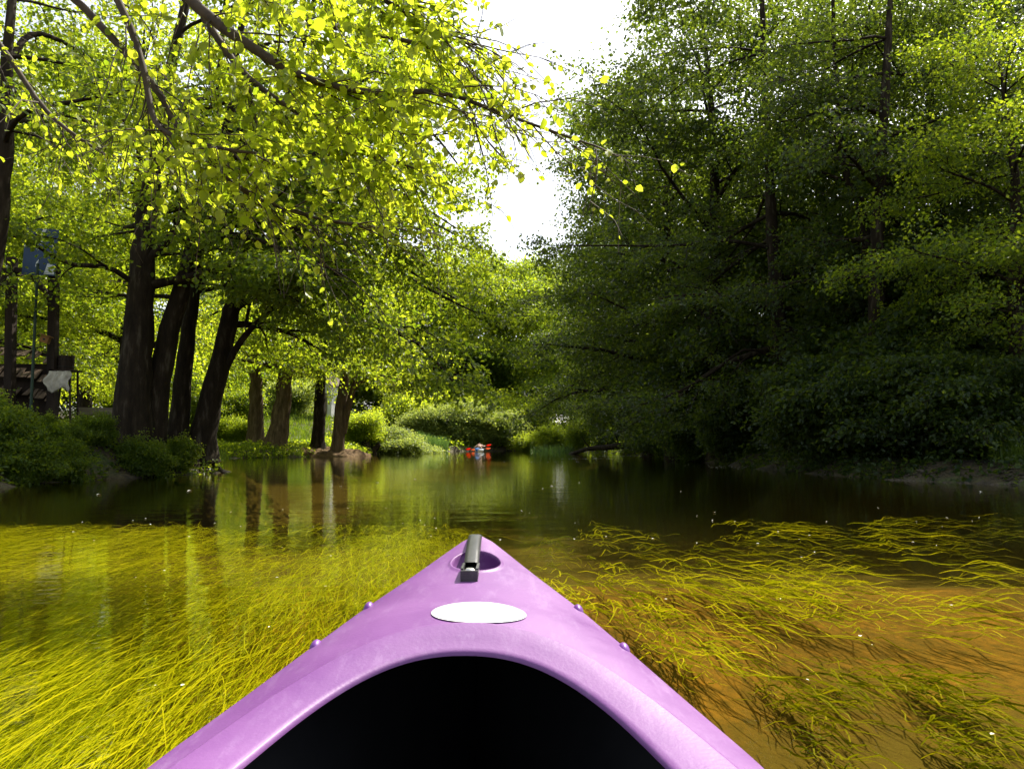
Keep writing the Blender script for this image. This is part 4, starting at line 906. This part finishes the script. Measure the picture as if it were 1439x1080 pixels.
for sg in (-1, 1): mb = MB(); mb.box((sg * .74, 0, 2.87), (1.75, 2.8, .06), Matrix.Rotation(sg * math.radians(28.3), 3, 'Y')); mb.build('roof_slope', M['roof_felt'], sh)
dr = MB(); dr.box((.3, -1.22, .98), (.8, .03, 1.9)); d_ = dr.build('door', M['wood_grey'], sh); mb = MB(); mb.tube([(.0, -1.24, 1.0), (.0, -1.28, 1.0)], [.025, .03], 8); mb.build('handle', M['iron'], d_)

# ------------------------------------------------------------------ the paddler far ahead
def colour(name, c, rough=.4): return simple(name, [(.3, tuple(a * .9 for a in c)), (.7, c)], 6, rough, 0)
M['hull_white'] = colour('hull_white', (.62, .72, .80)); M['hull_blue'] = colour('hull_blue', (.03, .17, .50)); M['blade_red'] = leaf_mat('blade_red', (.75, .05, .02), (.75, .05, .02), (.85, .10, .04), (.85, .10, .04), .5, .35); M['blade_orange'] = leaf_mat('blade_orange', (.75, .28, .14), (.75, .28, .14), (.85, .35, .2), (.85, .35, .2), .5, .35)
M['skin'] = colour('skin', (.66, .42, .31), .55); M['hair'] = colour('hair', (.10, .035, .02), .6); M['shaft_grey'] = colour('shaft_grey', (.10, .10, .11), .4); M['shorts'] = colour('shorts', (.03, .05, .10), .8)
kb = on_z(672.5, 634.6, 0); KX, KY = kb.x, kb.y
fk = empty('blue_kayak', (KX, KY + 1.2, 0), (0, 0, -.08), label='small blue and white kayak carrying the paddler', category='kayak')
def hull(zt_, w_, z0, mat, nm, top=False):
    G = []
    for y in np.linspace(-1.7, 1.7, 25):
        e = max(0.0, 1 - abs(y / 1.7) ** 2.4); hw = w_ * e ** .75; sh_ = zt_ + .09 * abs(y / 1.7) ** 3
        if top: G.append([(hw * s_, y, sh_ + .05 * (1 - s_ * s_) * e) for s_ in np.linspace(-1, 1, 9)])
        else: G.append([(hw * math.cos(a), y, sh_ - (sh_ - z0 - .10 * (1 - e)) * math.sin(a)) for a in np.linspace(0, math.pi, 13)])
    mb = MB(); mb.grid(np.array(G)); return mb.build(nm, mat, fk, smooth=True)
hull(.17, .33, -.08, M['hull_white'], 'hull'); hull(.172, .325, 0, M['hull_white'], 'deck', True)
mb = MB(); G = [[((.20 * r_) * math.cos(t_), -1.25 + .42 * r_ * math.sin(t_), .285 - .055 * r_ * r_ + .02 * (r_ * math.sin(t_) < 0)) for t_ in np.linspace(0, 2 * math.pi, 25)] for r_ in np.linspace(0, 1, 5)]
mb.grid(np.array(G)); mb.build('stern_panel', M['hull_blue'], fk, smooth=True)
mb = MB(); mb.box((0, -1.69, .13), (.16, .05, .18)); mb.build('stern_block', M['hull_blue'], fk)
mb = MB(); mb.tube([(.24 * math.cos(a), .05 + .45 * math.sin(a), .235) for a in np.linspace(0, 6.283, 33)], [.02] * 33, 6, False); mb.build('cockpit_rim', M['shaft_grey'], fk, smooth=True)
def skin_person():
    J = [((0, 0, .24), .17), ((0, .09, .35), .16), ((0, .21, .44), .18), ((0, .33, .50), .14), ((0, .41, .54), .065), ((0, .47, .57), .08), ((0, .55, .58), .09), ((0, .62, .56), .06),
         ((-.20, .33, .47), .07), ((-.36, .34, .36), .05), ((-.42, .46, .30), .04), ((-.43, .52, .30), .034), ((.20, .33, .48), .07), ((.37, .34, .42), .05), ((.43, .46, .44), .04), ((.44, .52, .45), .034),
         ((-.12, .12, .26), .085), ((-.15, .55, .34), .07), ((-.13, .95, .22), .05), ((.12, .12, .26), .085), ((.15, .55, .34), .07), ((.13, .95, .22), .05)]
    E = [(0, 1), (1, 2), (2, 3), (3, 4), (4, 5), (5, 6), (6, 7), (3, 8), (8, 9), (9, 10), (10, 11), (3, 12), (12, 13), (13, 14), (14, 15), (0, 16), (16, 17), (17, 18), (0, 19), (19, 20), (20, 21)]
    me = bpy.data.meshes.new('person'); me.from_pydata([j for j, _ in J], E, []); me.materials.append(M['skin'])
    o = bpy.data.objects.new('person', me); COL.objects.link(o)
    sk = o.modifiers.new('skin', 'SKIN'); sk.use_smooth_shade = True
    for v, (_, r_) in zip(me.skin_vertices[0].data, J): v.radius = (r_, r_ * .85); v.use_root = False
    me.skin_vertices[0].data[0].use_root = True
    su = o.modifiers.new('sub', 'SUBSURF'); su.levels = 1; su.render_levels = 2
    return o
pe = skin_person(); pe.location = (KX, KY + 1.1, .02); pe['label'] = 'person with bare back bending forward in the blue kayak'; pe['category'] = 'person'
mb = MB(); G = [[(.098 * math.sin(ph) * math.cos(t_), .545 + .105 * math.sin(ph) * math.sin(t_), .575 + .105 * math.cos(ph)) for t_ in np.linspace(0, 6.283, 17)] for ph in np.linspace(0, 1.75, 9)]
mb.grid(np.array(G)); mb.build('hair', M['hair'], pe, smooth=True)
mb = MB(); G = [[((.172) * math.cos(t_), .03 + .15 * math.sin(t_), z) for t_ in np.linspace(0, 6.283, 21)] for z in (.16, .22, .28, .31)]; mb.grid(np.array(G)); mb.build('shorts', M['shorts'], pe, smooth=True)
def paddle(name, a, b_, mat, label, twist=.35):
    a, b_ = Vector(a), Vector(b_); mid = (a + b_) / 2; pd = empty(name, mid, label=label, category='paddle'); d = (b_ - a).normalized(); L = (b_ - a).length
    mb = MB(); mb.tube([tuple(a - mid + d * .36), tuple(b_ - mid - d * .36)], [.016, .016], 8); mb.build('shaft', M['shaft_grey'], pd, smooth=True)
    up = Vector((0, -.8, .6)); sv = d.cross(up).normalized(); uv = sv.cross(d).normalized()
    for end, sgn in ((a, -1), (b_, 1)):
        G = []
        for u_ in np.linspace(0, 1, 9):
            w = .13 * math.sin(min(1, u_ * .92 + .08) * math.pi) ** .55; c = end - mid - d * sgn * .42 * (1 - u_)
            G.append([tuple(c + uv * (w * s_) - sv * (.03 * (1 - s_ * s_))) for s_ in (-1, -.5, 0, .5, 1)])
        mb = MB(); mb.grid(np.array(G)); bl = mb.build('blade', mat, pd, smooth=True); so = bl.modifiers.new('thick', 'SOLIDIFY'); so.thickness = .012
    return pd
paddle('paddle', at(654.5, 631.5, KY + 1.58), at(690.5, 624.5, KY + 1.58), M['blade_red'], 'double paddle with red blades held across by the paddler')
paddle('paddle', at(662, 632, KY + 2.2), at(689.5, 629.5, KY + 2.2), M['blade_orange'], 'double paddle with pale orange blades lying across the front deck')

# ------------------------------------------------------------------ petals and foam on the water, pebbles on the shore
M['petal'] = simple('petal', [(.3, (.6, .58, .45)), (.7, (.85, .83, .72))], 30, .6, 0)
rng = np.random.default_rng(9)
n_ = 90; yy = rng.uniform(1.2, 7.5, n_) ** 1.0 * rng.choice([1, 1, 1, 2], n_); xx = rng.uniform(-.62, .62, n_) * yy
foam = np.concatenate([np.stack([rng.normal(f_[0], f_[2], f_[4]), rng.normal(f_[1], f_[3], f_[4])], 1) for f_ in ((3.0, 33, .8, .5, 60), (5.6, 40, 1.0, .3, 90), (1.2, 27, .5, .25, 14), (5.5, 21, .4, .9, 40))])
xy = np.concatenate([np.stack([xx, yy], 1), foam]); nn_ = len(xy)
keep = (np.abs(xy[:, 0] - kx(xy[:, 1])) > .35) | (xy[:, 1] > 1.7); keep &= (xy[:, 0] > xl(xy[:, 1]) + .2) & (xy[:, 0] < xr(xy[:, 1]) - .2); xy = xy[keep]; nn_ = len(xy)
pos = np.concatenate([xy, np.full((nn_, 1), .004)], 1); axv = rng.normal(0, 1, (nn_, 3)); axv[:, 2] = .06
szs = np.where(xy[:, 1] < 9, .008 + .0014 * xy[:, 1], .045) * rng.uniform(.5, 1.4, nn_)
V_, F_, k_ = leaves_geo(pos, axv, np.tile([0, 0, 1.0], (nn_, 1)), szs, .8); V_[:, 2] = np.maximum(V_[:, 2], .003)
link('floating_petals', make_mesh('floating_petals', V_, [(F_, 0)], [M['petal']]), kind='stuff', label='pale petals and foam flecks drifting on the water', category='petals')
M['pebble'] = simple('pebble', [(.3, (.04, .033, .024)), (.7, (.11, .09, .065))], 6, .9, .3, .01)
mb = MB(); n_ = 500; y_ = rng.uniform(10.2, 13.6, n_); x_ = xr(y_) + rng.normal(.05, .18, n_)
for x, y in zip(x_, y_):
    r_ = rng.uniform(.015, .05); z = max(gz(x, y), -.03)
    a = rng.uniform(0, 6.28); P = np.array([(math.cos(a + k * 1.047) * r_ * rng.uniform(.8, 1.3), math.sin(a + k * 1.047) * r_ * rng.uniform(.6, 1.1), 0) for k in range(6)] + [(0, 0, r_ * .6)])
    mb.add(P + np.array([x, y, z]), [(k, (k + 1) % 6, 6) for k in range(6)])
mb.build('shore_pebbles', M['pebble'], kind='stuff', label='pebbles along the shaded shore by the lone grass tuft', category='pebbles')
